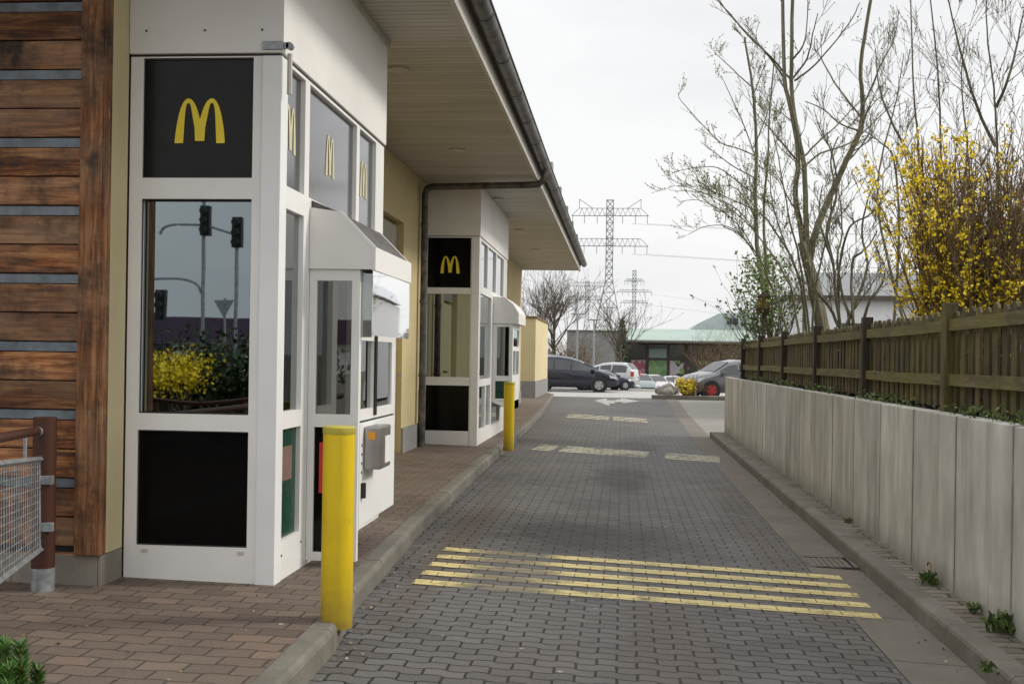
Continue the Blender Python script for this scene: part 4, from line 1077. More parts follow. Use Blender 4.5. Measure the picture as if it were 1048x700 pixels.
def bushy(name, label, cat, c, rx, ry, h, n, leafmat, lsz, group=None, stems=14, twiggy=0, flat=1.0, zmin=0.0):
    T = thing(name, label, cat, c, group); lv = MB(); st = MB(); c = Vector(c)
    for k in range(stems):
        a_ = R.uniform(0, 6.28); twig(st, c+Vector((rx*.2*math.cos(a_), ry*.2*math.sin(a_), 0)), Vector((math.cos(a_)*rx/h, math.sin(a_)*ry/h, 1)), h*R.uniform(.6, 1.0), .02, 2 if twiggy else 1, minr=.006 if h > 1.5 else .004)
    lumps = [(R.uniform(-.6, .6)*rx, R.uniform(-.6, .6)*ry, R.uniform(.3, .72)*h, R.uniform(.3, .48)) for _ in range(12)]
    for k in range(n):
        L = R.choice(lumps); d_ = Vector((R.gauss(0, 1), R.gauss(0, 1), R.gauss(0, 1))).normalized()*R.uniform(.55, 1)
        p_ = c+Vector((L[0]+d_.x*L[3]*rx, L[1]+d_.y*L[3]*ry, max(zmin, L[2]+d_.z*L[3]*h*.8)))
        leafq(lv, p_, lsz*R.uniform(.6, 1.4), None, .65)
    if lv.f: lv.build('foliage', leafmat, T)
    st.build('stems', 'barkb', T); return T
ib = at(705, 402, 46.4)
bushy('forsythia_bush', 'low rounded yellow forsythia bush on the traffic island', 'bush', (ib.x-.1, 46.4, .12), .46, .4, .78, 1500, 'fors', .07)
bushy('bare_shrub', 'brown leafless shrub growing beside the low forsythia on the island', 'shrub', (ib.x+.12, 46.2, .12), .36, .26, .62, 60, 'budb', .05, stems=20, twiggy=1)
rk = bmesh.new(); bmesh.ops.create_icosphere(rk, subdivisions=3, radius=.5)
for v in rk.verts:
    n_ = v.co.normalized(); k = 1+.12*math.sin(n_.x*5+1)+.1*math.cos(n_.y*6+n_.z*4)+.05*math.sin(n_.z*13+n_.x*9); v.co = Vector((v.co.x*k*1.15, v.co.y*k*.8, max(-.2, v.co.z*k*.78)))
pr = at(683, 402, 46.2); mb = MB().bm(rk, Matrix.Translation((pr.x, 46.2, .3)) @ Matrix.Scale(.72, 4))
tag(mb.build('boulder', plain('boulder_stone', (.33, .31, .27), .9, var=.3, scale=4, bump=.6), smooth=True), 'rough grey boulder at the near corner of the traffic island', 'boulder')
for i, u in enumerate((674, 694, 712)):
    p_ = at(u, 400, 45.95); tag(MB().lathe([(.02, .1), (.02, .5), (.01, .53)], (p_.x, 45.95), 8).build('marker_stake', 'galv'),
        ['short grey stake left of the boulder', 'short grey stake right of the boulder', 'short grey stake below the yellow bush'][i], 'stake', 'stakes on the island')

# ------------------------------------------------------------------ cars
def interp(tab, x):
    for (a, b), (c, d) in zip(tab, tab[1:]):
        if x <= c: return b+(d-b)*(x-a)/(c-a)
    return tab[-1][1]
def carpaint(name, c, rough=.25):
    t = NT(name); b = t.pbr((c[0], c[1], c[2]), rough, .25); b.inputs['Coat Weight'].default_value = .7; b.inputs['Coat Roughness'].default_value = .06
    nrm = t.noise(t.objc(), 1.5, 3); t.set(b, 'Roughness', t.math('ADD', t.math('MULTIPLY', nrm, .15), rough-.05)); return t.m
def car(label, loc, rz, paint, kind='mpv', scale=1.0, rim='rim', group='cars parked beyond the lane', sills=None):
    """car built along +x (front at +x), origin on the ground at its centre"""
    prof = {'mpv': dict(L=4.3, W=.9, top=[(-2.15, .78), (-2.08, 1.15), (-1.75, 1.55), (-1.4, 1.62), (-.6, 1.63), (-.05, 1.56), (.45, 1.4), (.9, 1.18), (1.25, 1.03), (1.75, .92), (2.02, .78), (2.15, .58)], belt=[(-2.15, .98), (1.3, .93), (2.15, .6)], cab=(-2.0, 1.2)),
            'hatch': dict(L=3.9, W=.86, top=[(-1.95, .75), (-1.88, 1.1), (-1.6, 1.38), (-1.2, 1.46), (-.2, 1.48), (.3, 1.4), (.95, 1.02), (1.5, .9), (1.8, .76), (1.95, .55)], belt=[(-1.95, .95), (1.0, .88), (1.95, .58)], cab=(-1.82, .9)),
            'saloon': dict(L=4.4, W=.88, top=[(-2.2, .75), (-2.1, .98), (-1.5, 1.05), (-.95, 1.36), (-.4, 1.43), (.25, 1.4), (.95, 1.0), (1.6, .88), (2.05, .74), (2.2, .52)], belt=[(-2.2, .92), (1.0, .88), (2.2, .55)], cab=(-1.45, .95))}[kind]
    L, W = prof['L'], prof['W']; T = thing('parked_car', label, 'car', (0, 0, 0), group)
    xs = sorted(set([p[0] for p in prof['top']]+fr(-L/2, L/2, 26)))
    rows = []
    for x in xs:
        e = abs(x)/(L/2); w_ = W*(1-.16*max(0, e-.72)/.28*1.0-.10*max(0, e-.93)/.07)
        tp = interp(prof['top'], x); bl_ = min(interp(prof['belt'], x), tp-.05); cab = max(0, min(1, (tp-bl_)/.5))
        zb_ = .22+.12*max(0, e-.85)/.15; wr = w_*(.88-.16*cab)
        rows.append([(0, zb_), (w_*.86, zb_), (w_*.97, zb_+.1), (w_, .55), (w_*.985, bl_), (wr, tp-.045*(.4+cab)), (wr*.82, tp-.012), (wr*.45, tp+.008), (0, tp+.012)])
    mb = MB(); n = 9; full = []
    for x, r_ in zip(xs, rows):
        ring = [(x, p[0], p[1]) for p in r_]+[(x, -p[0], p[1]) for p in r_[1:-1]][::-1]; full.append(ring)
    m_ = len(full[0])
    for ring in full: mb.v += ring
    for i in range(len(full)-1):
        for k in range(m_): mb.f.append((i*m_+k, (i+1)*m_+k, (i+1)*m_+(k+1) % m_, i*m_+(k+1) % m_))
    mb.f.append(tuple(range(m_))); mb.f.append(tuple((len(full)-1)*m_+k for k in range(m_))[::-1])
    body = mb.build('body', paint, T, smooth=True)
    c0, c1 = prof['cab']
    mid = (c0+c1)/2-.05
    for s in (-1, 1):
        for a_, b_ in ((c0+.28, mid-.35), (mid-.28, mid+.42), (mid+.5, c1-.16)):
            wv = MB(); st_ = fr(a_, b_, 6)
            for x in st_:
                tp = interp(prof['top'], x); e = abs(x)/(L/2); w_ = W*(1-.16*max(0, e-.72)/.28); bl_ = min(interp(prof['belt'], x), tp-.05); cab = max(0, min(1, (tp-bl_)/.5)); wr = w_*(.88-.16*cab); zt_ = tp-.045*(.4+cab)
                for f_ in (.08, .84):
                    wv.v.append((x, s*(w_*.985+(wr-w_*.985)*f_+.008), bl_+(zt_-bl_)*f_))
            for i in range(6): wv.f.append((2*i, 2*i+2, 2*i+3, 2*i+1))
            wv.build('side_window', 'carglass', T)
    # windscreen and rear window over the sloping top surface
    for nm, (a_, b_) in (('windscreen', (c1-.62, c1+.04)), ('rear_window', (c0-.02, c0+.32))):
        wv = MB(); st_ = fr(a_, b_, 5)
        for x in st_:
            tp = interp(prof['top'], x); e = abs(x)/(L/2); w_ = W*(1-.16*max(0, e-.72)/.28); bl_ = min(interp(prof['belt'], x), tp-.05); cab = max(0, min(1, (tp-bl_)/.5)); wr = w_*(.88-.16*cab)
            for f_ in (-.86, -.45, 0, .45, .86): wv.v.append((x+(.012 if nm == 'windscreen' else -.012), f_*wr, tp+.02-.02*abs(f_)))
        for i in range(5):
            for k in range(4): q = i*5+k; wv.f.append((q, q+1, q+6, q+5))
        wv.build(nm, 'carglass', T, smooth=True)
    wb = L*.30; rw_ = .325
    for x in (wb, -wb):
        for s in (-1, 1):
            arch_ = MB(); y_ = s*(W*.985)
            def ringm(r0, y0, y1, nn=24):
                q = MB()
                for yy in (y0, y1):
                    for k in range(nn): q.v.append((x+r0*math.cos(2*math.pi*k/nn), yy, rw_+r0*math.sin(2*math.pi*k/nn)))
                for k in range(nn): q.f.append((k, (k+1) % nn, nn+(k+1) % nn, nn+k))
                q.f.append(tuple(range(nn))); q.f.append(tuple(range(nn, 2*nn))); return q
            ringm(rw_+.055, s*(W-.25), s*(W+.004)).build('wheel_arch', 'dark', T)
            wh = ringm(rw_, s*(W-.2), s*(W+.018)).build('wheel', 'tyre', T)
            rmb = ringm(rw_*.62, s*(W+.015), s*(W+.024)).build('rim', rim, wh)
            sp_ = MB()
            for k in range(5):
                a_ = 2*math.pi*k/5+.4; sp_.tube([(x+.1*math.cos(a_), s*(W+.026), rw_+.1*math.sin(a_)), (x+.19*math.cos(a_), s*(W+.026), rw_+.19*math.sin(a_))], .022, 6)
            sp_.build('spoke_gaps', 'dark', wh)
    for s in (-1, 1):
        MB().prism([(L/2-.42, .66), (L/2-.05, .60), (L/2-.10, .72), (L/2-.5, .8)], 'y', s*W*.62, s*W*.93).build('headlight', 'lamp', T)
        MB().cbox(-L/2-.012, -L/2+.16, min(s*W*.68, s*W*.9), max(s*W*.68, s*W*.9), .80, 1.1 if kind != 'saloon' else .95, .02).build('tail_light', 'taillamp', T)
        MB().cbox(c1-.3, c1-.12, min(s*W, s*(W+.16)), max(s*W, s*(W+.16)), .93, 1.05, .02).build('mirror', paint, T)
        MB().box(-.35, -.2, min(s*W*1.0, s*(W*1.0+.012)), max(s*W, s*(W+.012)), .80, .83).build('door_handle', paint, T)
    MB().box(-L/2-.02, -L/2+.0, -.26, .26, .55, .66).build('number_plate', 'plate', T)
    MB().box(L/2-.02, L/2+.012, -.26, .26, .36, .46).build('number_plate', 'plate', T)
    MB().box(L/2-.12, L/2-.0+.006, -.5, .5, .47, .56).build('grille', 'dark', T)
    T.location = loc; T.rotation_euler = (0, 0, rz); T.scale = (scale,)*3
    return T
S = 1.0
p_ = at(613, 402, 53.3); car('dark navy people carrier seen side on at the end of the lane', (p_.x-1.29-.0, 54.2, 0), 0, carpaint('paint_navy', (.012, .014, .03)), 'mpv', S)
p_ = at(575, 400, 57.5); car('dark grey car whose roof shows just behind the navy people carrier', (p_.x-.2, 57.3, 0), 0, carpaint('paint_dark_grey', (.05, .052, .055)), 'mpv', 1.05)
p_ = at(648, 397, 68); car('silver white estate car turned away with its red tail light showing', (p_.x-1.72, 68, zl(0, 68)), rad(163), carpaint('paint_silver_white', (.5, .51, .52)), 'mpv', .93)
p_ = at(645, 400, 58); car('dark blue small car low between the navy and silver cars', (p_.x-1.35, 58.2, 0), rad(28), carpaint('paint_blue', (.012, .016, .05)), 'saloon', .70)
p_ = at(655, 400, 84); car('grey green hatchback parked nose on beside the silver car', (p_.x, 84, zl(0, 84)), rad(-75), carpaint('paint_grey_green', (.22, .27, .26)), 'hatch', 1.0)
p_ = at(669, 400, 86); car('pinkish white hatchback in the middle of the parked row', (p_.x, 86, zl(0, 86)), rad(-68), carpaint('paint_white_pink', (.6, .52, .54)), 'hatch', 1.0)  # pink tint belongs to the paint colour
p_ = at(688.5, 402, 89); car('small white car facing the camera behind the boulder', (p_.x, 90, zl(0, 90)), rad(-85), carpaint('paint_white', (.62, .64, .66)), 'hatch', .98)
p_ = at(729, 407, 46.9); car('grey car with bright red wheels half hidden by the end of the wall', (p_.x+.70, 48.17, 0), rad(205), carpaint('paint_grey_two', (.12, .125, .13)), 'hatch', 1.05, 'rimred')

# ------------------------------------------------------------------ store with green roof
YS = 105
def sx(u, y=YS): return at(u, 368, y).x
def szz(v, y=YS, u=660): return at(u, v, y).z
st = thing('store_building', 'low store with pale green roof, window band and large printed panels', 'building', (sx(670), YS, 0))
MB().box(sx(590), sx(790), YS, YS+14, -1.2, szz(352)).build('wall', plain('store_grey_wall', (.22, .225, .22), .8), st)
MB().box(sx(641), sx(770), YS-.15, YS-.05, szz(367), szz(352)).build('window_band', 'darkwin', st)
mul = MB()
for u in (641, 662, 684, 702, 720, 738): mul.box(sx(u)-.12, sx(u)+.12, YS-.3, YS-.1, -1.2, szz(351))
mul.box(sx(641), sx(770), YS-.28, YS-.12, szz(368.5), szz(367)); mul.build('mullions', plain('brown_mullion', (.07, .045, .035), .6), st)
MB().box(sx(664), sx(682), YS-.25, YS-.16, szz(366), szz(357)).build('roller_blind', plain('blind_green_grey', (.28, .38, .34), .7), st)
def m_print(name, bg, spots, seed, scale=.5):
    t = NT(name); v = t.mapping(t.pos(), (1, 1, 1), (seed, 0, seed*.7)); c_ = bg
    for i, (cc, th) in enumerate(spots):
        f = t.ramp(t.noise(t.mapping(v, (1, 1, 1), (i*5.3, 1, i*2.1)), scale, 3, .6), [(th, 0.0), (th+.02, 1.0)]); c_ = t.mix(f, c_, cc)
    t.pbr(c_, .6); return t.m
P1 = m_print('pink_flower_print', (.55, .5, .5), [((.5, .28, .34), .44), ((.42, .12, .17), .49), ((.06, .06, .05), .56)], 1.0, .55)
P2 = m_print('green_print', (.15, .29, .12), [((.24, .38, .18), .48), ((.5, .6, .45), .6)], 4.0, .6)
P3 = m_print('purple_flower_print', (.5, .46, .48), [((.32, .1, .34), .45), ((.05, .06, .04), .53), ((.22, .34, .1), .52)], 9.0, .45)
for nm, u0, u1, mt, lb in (('printed_panel', 641, 662.5, P1, 'white panel with pink flowers'), ('printed_panel', 664, 683, P2, 'bright green panel'), ('printed_panel', 685, 737, P3, 'white panel with purple flowers')):
    MB().box(sx(u0), sx(u1), YS-.22, YS-.17, -1.0, szz(368.5)).build(nm, mt, st, label=lb)
# roof: long low slope, eave thick dark
rf = MB().prism([(YS-2.2, szz(349.5)), (YS-2.2, szz(348.3)), (YS+14, at(700, 337, YS+14).z), (YS+22, szz(349)), (YS+22, szz(352))], 'x', sx(612), sx(800))
rfo = rf.build('roof', 'greenroof', st); MB().box(sx(611.5), sx(800), YS-2.3, YS-2.0, szz(351.3), szz(349.4)).build('eave_board', 'barkd', rfo)
dm = MB().prism([(sx(700, 120), szz(342, 120, 700)), (sx(714, 120), szz(331, 120, 714)), (sx(735, 120), szz(321, 120, 735)), (sx(775, 120), szz(320, 120, 770)), (sx(800, 120), szz(341, 120, 790))], 'y', 119.6, 130)
dmo = dm.build('raised_roof', 'dormer', st)
for u in (743.5, 749.8): MB().box(sx(u, 119.4), sx(u+5, 119.4), 119.4, 119.59, szz(332, 119.4, 745), szz(325.5, 119.4, 745)).build('roof_window', 'darkwin', st)
gw = thing('concrete_annex', 'plain grey concrete annex wall left of the green roofed store', 'building', (sx(605, 98), 98, -1.15))
MB().box(sx(580, 98), sx(640, 98), 98, 101.9, -1.2, at(610, 339, 98).z).build('wall', m_concrete('annex_concrete', (.24, .24, .235), (.33, .33, .32)), gw)
MB().box(sx(580, 98)-.1, sx(640, 98)+.1, 97.85, 101.95, at(610, 339, 98).z, at(610, 338, 98).z).build('coping', 'zinc', gw)
# white house on the right
YH = 36
hz0 = at(860, 307, YH).z; hx0 = at(808, 320, YH).x; hx1 = at(945, 320, YH).x
ho = thing('white_house', 'white flat walled house with pale low roof behind the bare trees', 'house', (hx0, YH, 0))
MB().box(hx0, hx1+6, YH, YH+9, 0, hz0).build('wall', 'house', ho)
MB().box(hx0-.25, hx1+6.2, YH-.3, YH-.12, hz0-.02, hz0+.12).build('gutter', 'barkd', ho)
MB().prism([(hx0-.2, hz0+.121), (hx1+6.2, hz0+.121), (hx1+6.2, hz0+.8), (hx0+.55, hz0+.8)], 'y', YH-.25, YH+9).build('roof', 'houseroof', ho)
lowhx = at(880, 330, YH-.4); MB().box(lowhx.x-.5, lowhx.x+.3, YH-.06, YH-.01, hz0-1.6, hz0-.7).build('window', 'darkwin', ho)

# ------------------------------------------------------------------ lamps, far trees
def lamp_post(label, u, vtop, y, arm=True):
    p_ = at(u, 400, y); zt_ = at(u, vtop, y).z; T = thing('street_lamp', label, 'street lamp', (p_.x, y, zl(p_.x, y)), 'lamp posts beyond the car park')
    MB().tube([(p_.x, y, -1.2), (p_.x, y, zt_*.6), (p_.x, y, zt_)], [.09, .07, .05], 8).build('pole', 'galv', T)
    MB().cbox(p_.x-.45, p_.x+.45, y-.1, y+.1, zt_, zt_+.09, .03).build('lamp_head', 'galv', T)
lamp_post('twin headed lamp post left of the concrete annex', 590, 322, 80); lamp_post('lamp post standing directly in front of the concrete annex', 607, 328, 78)
def bare(name, label, u, y, vtop, n, spreadx, seedtw=2, trunk=.12, green=None, base_v=400):
    p_ = at(u, base_v, y); zt_ = at(u, vtop, y).z; T = tree(name, label, 'tree', (p_.x, y, zl(p_.x, y)), 'barkd', 'barkd', green or 'budb'); _, a, b, c = T[:4]
    a.tube([(p_.x, y, -1.2), (p_.x+.05, y, zt_*.2), (p_.x, y, zt_*.42), (p_.x+.1, y, zt_*.8)], [trunk, trunk*.8, trunk*.55, trunk*.15], 8)
    for k in range(n):
        z = zt_*R.uniform(.22, .7); ang = R.uniform(0, 6.28); twig(b, (p_.x, y, z), Vector((math.cos(ang)*spreadx, math.sin(ang)*spreadx, 1)), (zt_-z)*R.uniform(.7, 1.15), trunk*.2, seedtw, c, .1, .25, up=.3, minr=.007*y/80, kids=(3, 6))
    return fin(T)
bare('bare_tree', 'dark bare tree standing in front of the printed panels of the store', 634, 86, 322, 14, .6, 2, .2)
bare('bare_tree', 'wide bare tree far off behind the bin enclosure', 566, 100, 298, 26, .85, 2, .22)
bare('bare_tree', 'tall bare tree showing left of the wide one at the corner of the restaurant', 548, 108, 305, 16, .7, 2, .2)
bushy('brown_bush', 'large brown leafless bush behind the navy car near the annex', 'bush', (at(583, 400, 84).x, 84, -1), 2.0, 1.2, at(583, 350, 84).z+1, 1900, 'budb', .14, stems=40, twiggy=1)
bushy('brown_bush', 'brown leafless bush right of the printed panels above the low forsythia', 'bush', (at(733, 400, 94).x, 94, -1.1), 2.0, 1.0, at(730, 351, 94).z+1.1, 1300, 'budb', .13, stems=44, twiggy=1)
T = tree('conifer', 'narrow dark conifer column between pylon and store', 'tree', (at(636, 400, 95).x, 95, 0), 'barkb', 'barkd', 'hedge'); cz = at(636, 327, 95).z
T[1].tube([(T[0].location.x, 95, 0), (T[0].location.x, 95, cz)], [.1, .03], 6)
for k in range(1500):
    z = R.uniform(.1, 1)*cz; w_ = .55*(1-(z/cz)**2)+.06; ang = R.uniform(0, 6.28); leafq(T[3], (T[0].location.x+w_*math.cos(ang)*R.random()**.5, 95+w_*math.sin(ang)*R.random()**.5, z), .2)
fin(T)
fw = MB()
for k in range(15000):
    x = R.uniform(-75, 140); y = 190+R.uniform(0, 25); h_ = 4.0+1.6*math.sin(x*.13)+1.1*math.sin(x*.41+2)
    leafq(fw, (x, y, R.random()**.7*h_), R.uniform(.5, 1.1), None, .5)
tag(fw.build('distant_woodland', m_leaf('woodland_haze', (.13, .12, .1), .35)), 'brown distant band of leafless woodland along the horizon', 'woodland', kind='stuff')

# ------------------------------------------------------------------ pylons
def pylon(label, u, vtop, y, arms, wb, wt, rad_=.11, ry=0.0):
    cx_ = at(u, 368, y).x; zt_ = at(u, vtop, y).z; T = thing('electricity_pylon', label, 'pylon', (cx_, y, 0), 'electricity pylons in the distance')
    mb = MB()
    zk = zt_*.52
    def hw(z): return wb+(wt-wb)*min(1, z/zk) if z < zk else wt
    lv = [0]; z = 0
    while z < zt_: z += max(1.9, hw(z)*1.7); lv.append(min(z, zt_))
    for sx_, sy_ in ((-1, -1), (1, -1), (1, 1), (-1, 1)): mb.tube([(cx_+sx_*hw(z), y+sy_*hw(z), z) for z in lv], rad_*1.3, 4)
    for z0, z1 in zip(lv, lv[1:]):
        a_, b_ = hw(z0), hw(z1)
        for s in (-1, 1):
            mb.tube([(cx_-a_, y+s*a_, z0), (cx_+b_, y+s*b_, z1)], rad_*.7, 4, False); mb.tube([(cx_+a_, y+s*a_, z0), (cx_-b_, y+s*b_, z1)], rad_*.7, 4, False)
            mb.tube([(cx_+s*a_, y-a_, z0), (cx_+s*b_, y+b_, z1)], rad_*.7, 4, False)
            mb.tube([(cx_-b_, y+s*b_, z1), (cx_+b_, y+s*b_, z1)], rad_*.7, 4, False)
    mb.build('lattice_tower', 'pylon', T)
    for (v, hwid, horn, hh) in arms:
        z = at(u, v, y).z; m2 = MB(); h_ = hh
        for s in (-1, 1):
            m2.tube([(cx_, y, z), (cx_+s*hwid, y, z)], rad_*1.3, 4); m2.tube([(cx_, y, z+h_), (cx_+s*hwid*.8, y, z+h_), (cx_+s*hwid, y, z)], rad_, 4)
            n = 6
            for i in range(n):
                x0_, x1_ = hwid*.8*i/n, hwid*.8*(i+.5)/n; x2_ = hwid*.8*(i+1)/n
                m2.tube([(cx_+s*x0_, y, z), (cx_+s*x1_, y, z+h_)], rad_*.7, 4, False); m2.tube([(cx_+s*x1_, y, z+h_), (cx_+s*x2_, y, z)], rad_*.7, 4, False)
            if horn:
                m2.tube([(cx_+s*hwid*.45, y, z+h_), (cx_+s*hwid*.8, y, z+h_+horn)], rad_, 4); m2.tube([(cx_+s*hwid*.8, y, z+h_+horn), (cx_+s*hwid*.8, y, z+h_)], rad_, 4)
            for f_ in (.33, .66, .97): m2.tube([(cx_+s*hwid*f_, y, z), (cx_+s*hwid*f_, y, z-2.0)], rad_, 4)
        m2.build('cross_arm', 'pylon', T)
    return cx_
y1_, y2_, y3_ = 300, 560, 600
c1 = pylon('largest lattice pylon with two wide cross arms behind the store', 622, 205, y1_, [(221, 9.8, 2.3, 1.9), (252, 9.8, 0, 1.9)], 5.2, .85, .075)
c2 = pylon('small distant pylon left of the largest pylon', 600, 288, y2_, [(293, 9.5, 1.2, 1.8), (307, 9.5, 0, 1.8)], 3.6, .9, .085)
c3 = pylon('slim distant pylon with three short arms right of the largest pylon', 648, 277, y3_, [(288, 5, 0, 1.2), (299, 9, 0, 1.2), (310, 7, 0, 1.2)], 3.2, .9, .09)
for i, (v, hw_, dz) in enumerate(((221, 9.6, 0), (221, 5.5, -1), (252, 9.6, 0), (252, 5.5, -1))):
    z = at(622, v, y1_).z-2; P0 = Vector((c1+hw_, y1_, z)); P1_ = Vector((c1+hw_+230, y1_-70, z+2)); pts = [P0.lerp(P1_, k/16)+Vector((0, 0, -7*math.sin(math.pi*k/16))) for k in range(17)]
    tag(MB().tube(pts, .035, 4).build('power_line', 'cable'), ['upper outer power line running right from the largest pylon', 'upper inner power line running right from the largest pylon', 'lower outer power line running right from the largest pylon', 'lower inner power line running right from the largest pylon'][i], 'power line', 'power lines')
for i, v in enumerate((299, 310)):
    z = at(648, v, y3_).z-1; P0 = Vector((c3+8, y3_, z)); P1_ = Vector((c3+300, y3_-60, z-6)); pts = [P0.lerp(P1_, k/16)+Vector((0, 0, -10*math.sin(math.pi*k/16))) for k in range(17)]
    tag(MB().tube(pts, .045, 4).build('power_line', 'cable'), ['faint upper power line from the slim distant pylon', 'faint lower power line from the slim distant pylon'][i], 'power line', 'power lines')

# ------------------------------------------------------------------ what stands behind the camera (seen mirrored in the booth glass)
def mir(u, v, yr):        # point at real depth yr seen by reflection in the booth front y=6.85
    yv = 13.7-yr; q = at(u, v, yv); return Vector((q.x, yr, q.z))
def seg_bush(label, name, u0, u1, v0, v1, yr, n, mt, lsz, cat, lo=.3, sp=.35):
    A = mir(u0, v1, yr); Bq = mir(u1, v0, yr); T = thing(name, label, cat, ((A.x+Bq.x)/2, yr, 0)); lv = MB(); st_ = MB()
    lumps = [(R.uniform(A.x, Bq.x), R.uniform(lo, 1)*(Bq.z-.3)) for _ in range(18)]
    for k in range(n):
        L = R.choice(lumps); d_ = Vector((R.gauss(0, sp), R.gauss(0, .3), R.gauss(0, sp*.7))); leafq(lv, (L[0]+d_.x, yr+d_.y, max(.02, min(Bq.z+.1, L[1]*.95+d_.z))), lsz*R.uniform(.6, 1.3), None, .6)
    lv.build('foliage', mt, T)
    for k in range(10): x = R.uniform(A.x, Bq.x); twig(st_, (x, yr, 0), (0, 0, 1), Bq.z*.8, .02, 1)
    st_.build('stems', 'barkd', T); return T
seg_bush('dark evergreen hedge reflected in the window of the nearest booth', 'evergreen_hedge', 110, 280, 346, 410, -2.2, 9000, 'hedge', .09, 'hedge')
seg_bush('yellow forsythia in the hedge reflected in the window of the nearest booth', 'forsythia_bush', 166, 196, 347, 372, -1.6, 2300, 'fors', .06, 'bush', .85, .16)
def signal(T, c, n=3):
    b = MB().cbox(c.x-.17, c.x+.17, c.y-.12, c.y+.12, c.z-.5, c.z+.5, .03).build('signal_head', 'dark', T)
    for k in range(n): MB().tube([(c.x+.0, c.y-.14+.3, c.z+.32-.32*k), (c.x, c.y+.34, c.z+.30-.32*k)], .12, 10).build('visor', 'dark', b)
yr = -24
def tl(label, pole_u, v0, v1, armpts, heads, cat='traffic light'):
    a_ = mir(pole_u, v1, yr); T = thing('traffic_light', label, cat, (a_.x, yr, 0), 'traffic lights behind the camera'); z1 = mir(pole_u, v0, yr).z
    MB().tube([(a_.x, yr, 0), (a_.x, yr, z1)], .065, 8).build('pole', 'galv', T)
    if armpts: MB().tube(smooth_path([mir(u, v, yr) for u, v in armpts], 4), .045, 6).build('arm', 'galv', T)
    for u, v in heads: signal(T, mir(u, v, yr))
    return T
tl('tall signal mast with an arm reflected in the middle of the booth window', 207, 190, 350, [(163, 240), (168, 233), (180, 230), (205, 231), (225, 235), (240, 240)], [(211, 226), (243, 238)])
tl('signal pole reflected at the right of the booth window', 241, 245, 350, None, [])
tl('curved signal pole reflected at the left of the booth window', 150, 285, 350, [(150, 286), (180, 285), (200, 290), (206, 300)], [(165, 312)])
gwy = mir(230, 316, -20); T = thing('road_sign', 'triangular give way sign reflected in the booth window', 'sign', (gwy.x, -20, 0))
MB().tube([(gwy.x, -20, 0), (gwy.x, -20, gwy.z+.3)], .04, 6).build('pole', 'galv', T)
MB().prism([(gwy.x-.3, gwy.z+.25), (gwy.x+.3, gwy.z+.25), (gwy.x, gwy.z-.27)], 'y', -19.95, -19.92).build('sign_plate', 'galv', T)
sA = mir(150, 340, -75); sB = mir(275, 326, -75)
T = thing('shop_building', 'long shop with mauve fascia reflected in the booth window', 'building', ((sA.x+sB.x)/2, -75, 0))
MB().box(sA.x-14, sB.x+14, -85, -75, 0, sB.z-.4).build('wall', 'house', T); MB().box(sA.x-14, sB.x+14, -75, -74.5, sB.z-1.9, sB.z).build('fascia', 'mauve', T)
for k in range(5): MB().box(sA.x-8+k*6, sA.x-4+k*6, -74.96, -74.8, .4, 2.2).build('shop_window', 'darkwin', T)
T = thing('garden_railing', 'low oxide red rail reflected along the bottom of the booth window', 'railing', (-4.2, 2.6, .14))
q0, q1 = mir(150, 408, 2.2), mir(262, 408, 2.2)
qm = mir(205, 413, 2.2)
MB().tube(smooth_path([q0, qm, q1], 6), .022, 8).build('rail', 'rust', T)
for f_ in (.1, .5, .9): p_ = q0.lerp(q1, f_); MB().tube([(p_.x, p_.y, .1), (p_.x, p_.y, p_.z)], .02, 6).build('post', 'rust', T)

# ------------------------------------------------------------------ sky, sun, camera
SUN_EL, SUN_AZ = rad(34), rad(72)     # azimuth measured from +y towards +x
wd = bpy.data.worlds.new('World'); sc.world = wd; wd.use_nodes = True; nt = wd.node_tree; nt.nodes.clear()
o_ = nt.nodes.new('ShaderNodeOutputWorld'); bg = nt.nodes.new('ShaderNodeBackground'); nt.links.new(bg.outputs[0], o_.inputs[0])
sky = nt.nodes.new('ShaderNodeTexSky'); sky.sky_type = 'NISHITA'; sky.sun_disc = False; sky.sun_elevation = SUN_EL; sky.sun_rotation = SUN_AZ
sky.dust_density = 4; sky.air_density = 1.2; sky.ozone_density = 1
tc = nt.nodes.new('ShaderNodeTexCoord'); mp = nt.nodes.new('ShaderNodeMapping'); mp.inputs['Scale'].default_value = (1, 1, 3.5); nt.links.new(tc.outputs['Generated'], mp.inputs[0])
nz = nt.nodes.new('ShaderNodeTexNoise'); nz.inputs['Scale'].default_value = 1.6; nz.inputs['Detail'].default_value = 6; nz.inputs['Roughness'].default_value = .5; nt.links.new(mp.outputs[0], nz.inputs[0])
rp_ = nt.nodes.new('ShaderNodeValToRGB'); rp_.color_ramp.elements[0].position = .38; rp_.color_ramp.elements[0].color = (5.9, 6.0, 6.15, 1); rp_.color_ramp.elements[1].position = .62; rp_.color_ramp.elements[1].color = (7.5, 7.5, 7.5, 1)
nt.links.new(nz.outputs[0], rp_.inputs[0])
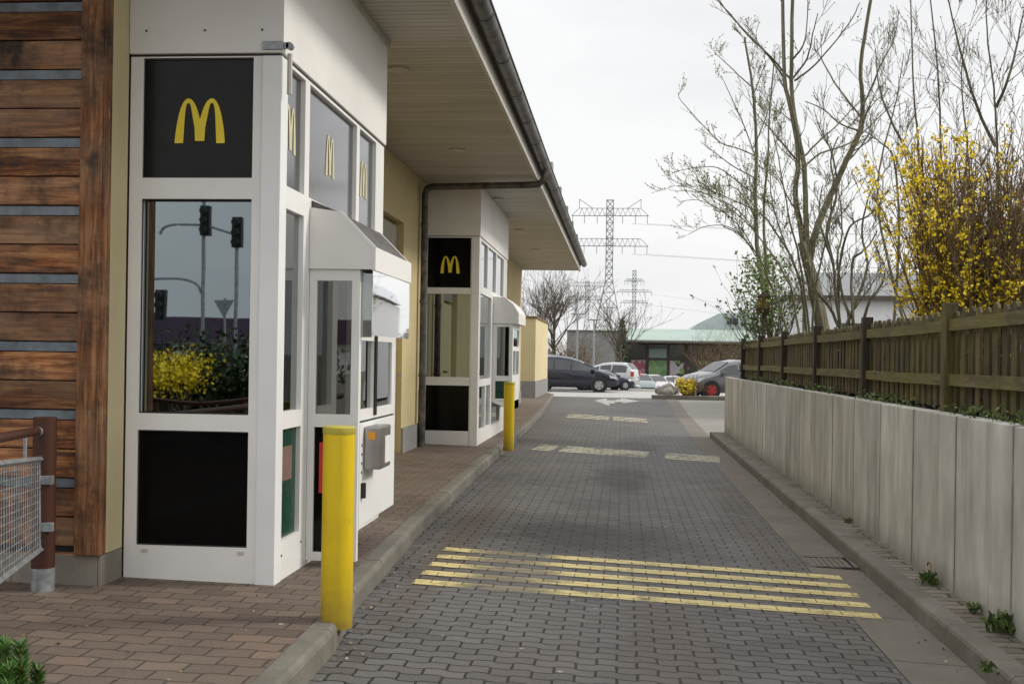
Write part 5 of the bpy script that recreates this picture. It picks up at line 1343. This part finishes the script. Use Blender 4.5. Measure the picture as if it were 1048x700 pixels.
sx_ = nt.nodes.new('ShaderNodeSeparateXYZ'); nt.links.new(tc.outputs['Generated'], sx_.inputs[0])
gr = nt.nodes.new('ShaderNodeMapRange'); gr.inputs[1].default_value = .28; gr.inputs[2].default_value = .95; gr.inputs[3].default_value = 1.0; gr.inputs[4].default_value = 1.8; nt.links.new(sx_.outputs[2], gr.inputs[0])
gm = nt.nodes.new('ShaderNodeMix'); gm.data_type = 'RGBA'; gm.blend_type = 'MULTIPLY'; gm.inputs[0].default_value = 1; nt.links.new(rp_.outputs[0], gm.inputs[6]); nt.links.new(gr.outputs[0], gm.inputs[7])
mx = nt.nodes.new('ShaderNodeMix'); mx.data_type = 'RGBA'; mx.inputs[0].default_value = .93
nt.links.new(sky.outputs[0], mx.inputs[6]); nt.links.new(gm.outputs[2], mx.inputs[7]); nt.links.new(mx.outputs[2], bg.inputs[0]); bg.inputs[1].default_value = .1
sl_ = bpy.data.lights.new('sun', 'SUN'); sl_.energy = 1.5; sl_.angle = rad(10); sl_.color = (1, .95, .87)
so = bpy.data.objects.new('sun', sl_); col.objects.link(so)
sd = Vector((math.sin(SUN_AZ)*math.cos(SUN_EL), math.cos(SUN_AZ)*math.cos(SUN_EL), math.sin(SUN_EL)))
so.rotation_euler = sd.to_track_quat('Z', 'Y').to_euler(); so.location = (20, 10, 30)
cd = bpy.data.cameras.new('camera'); cam = bpy.data.objects.new('camera', cd); col.objects.link(cam); sc.camera = cam
cd.sensor_width = 36; cd.lens = 36*F_/1048; cd.clip_end = 9000; cd.clip_start = .05
cd.shift_y = (V0-350)/1048
rot = Matrix((_rr, _uu, -_F)).transposed(); cam.matrix_world = Matrix.Translation(CAM) @ rot.to_4x4()
sc.view_settings.view_transform = 'Standard'; sc.view_settings.look = 'None'; sc.view_settings.gamma = 1; sc.view_settings.exposure = .42
sc.cycles.max_bounces = 6; sc.cycles.transparent_max_bounces = 10; sc.cycles.diffuse_bounces = 3; sc.cycles.glossy_bounces = 4
sc.cycles.sample_clamp_indirect = 6
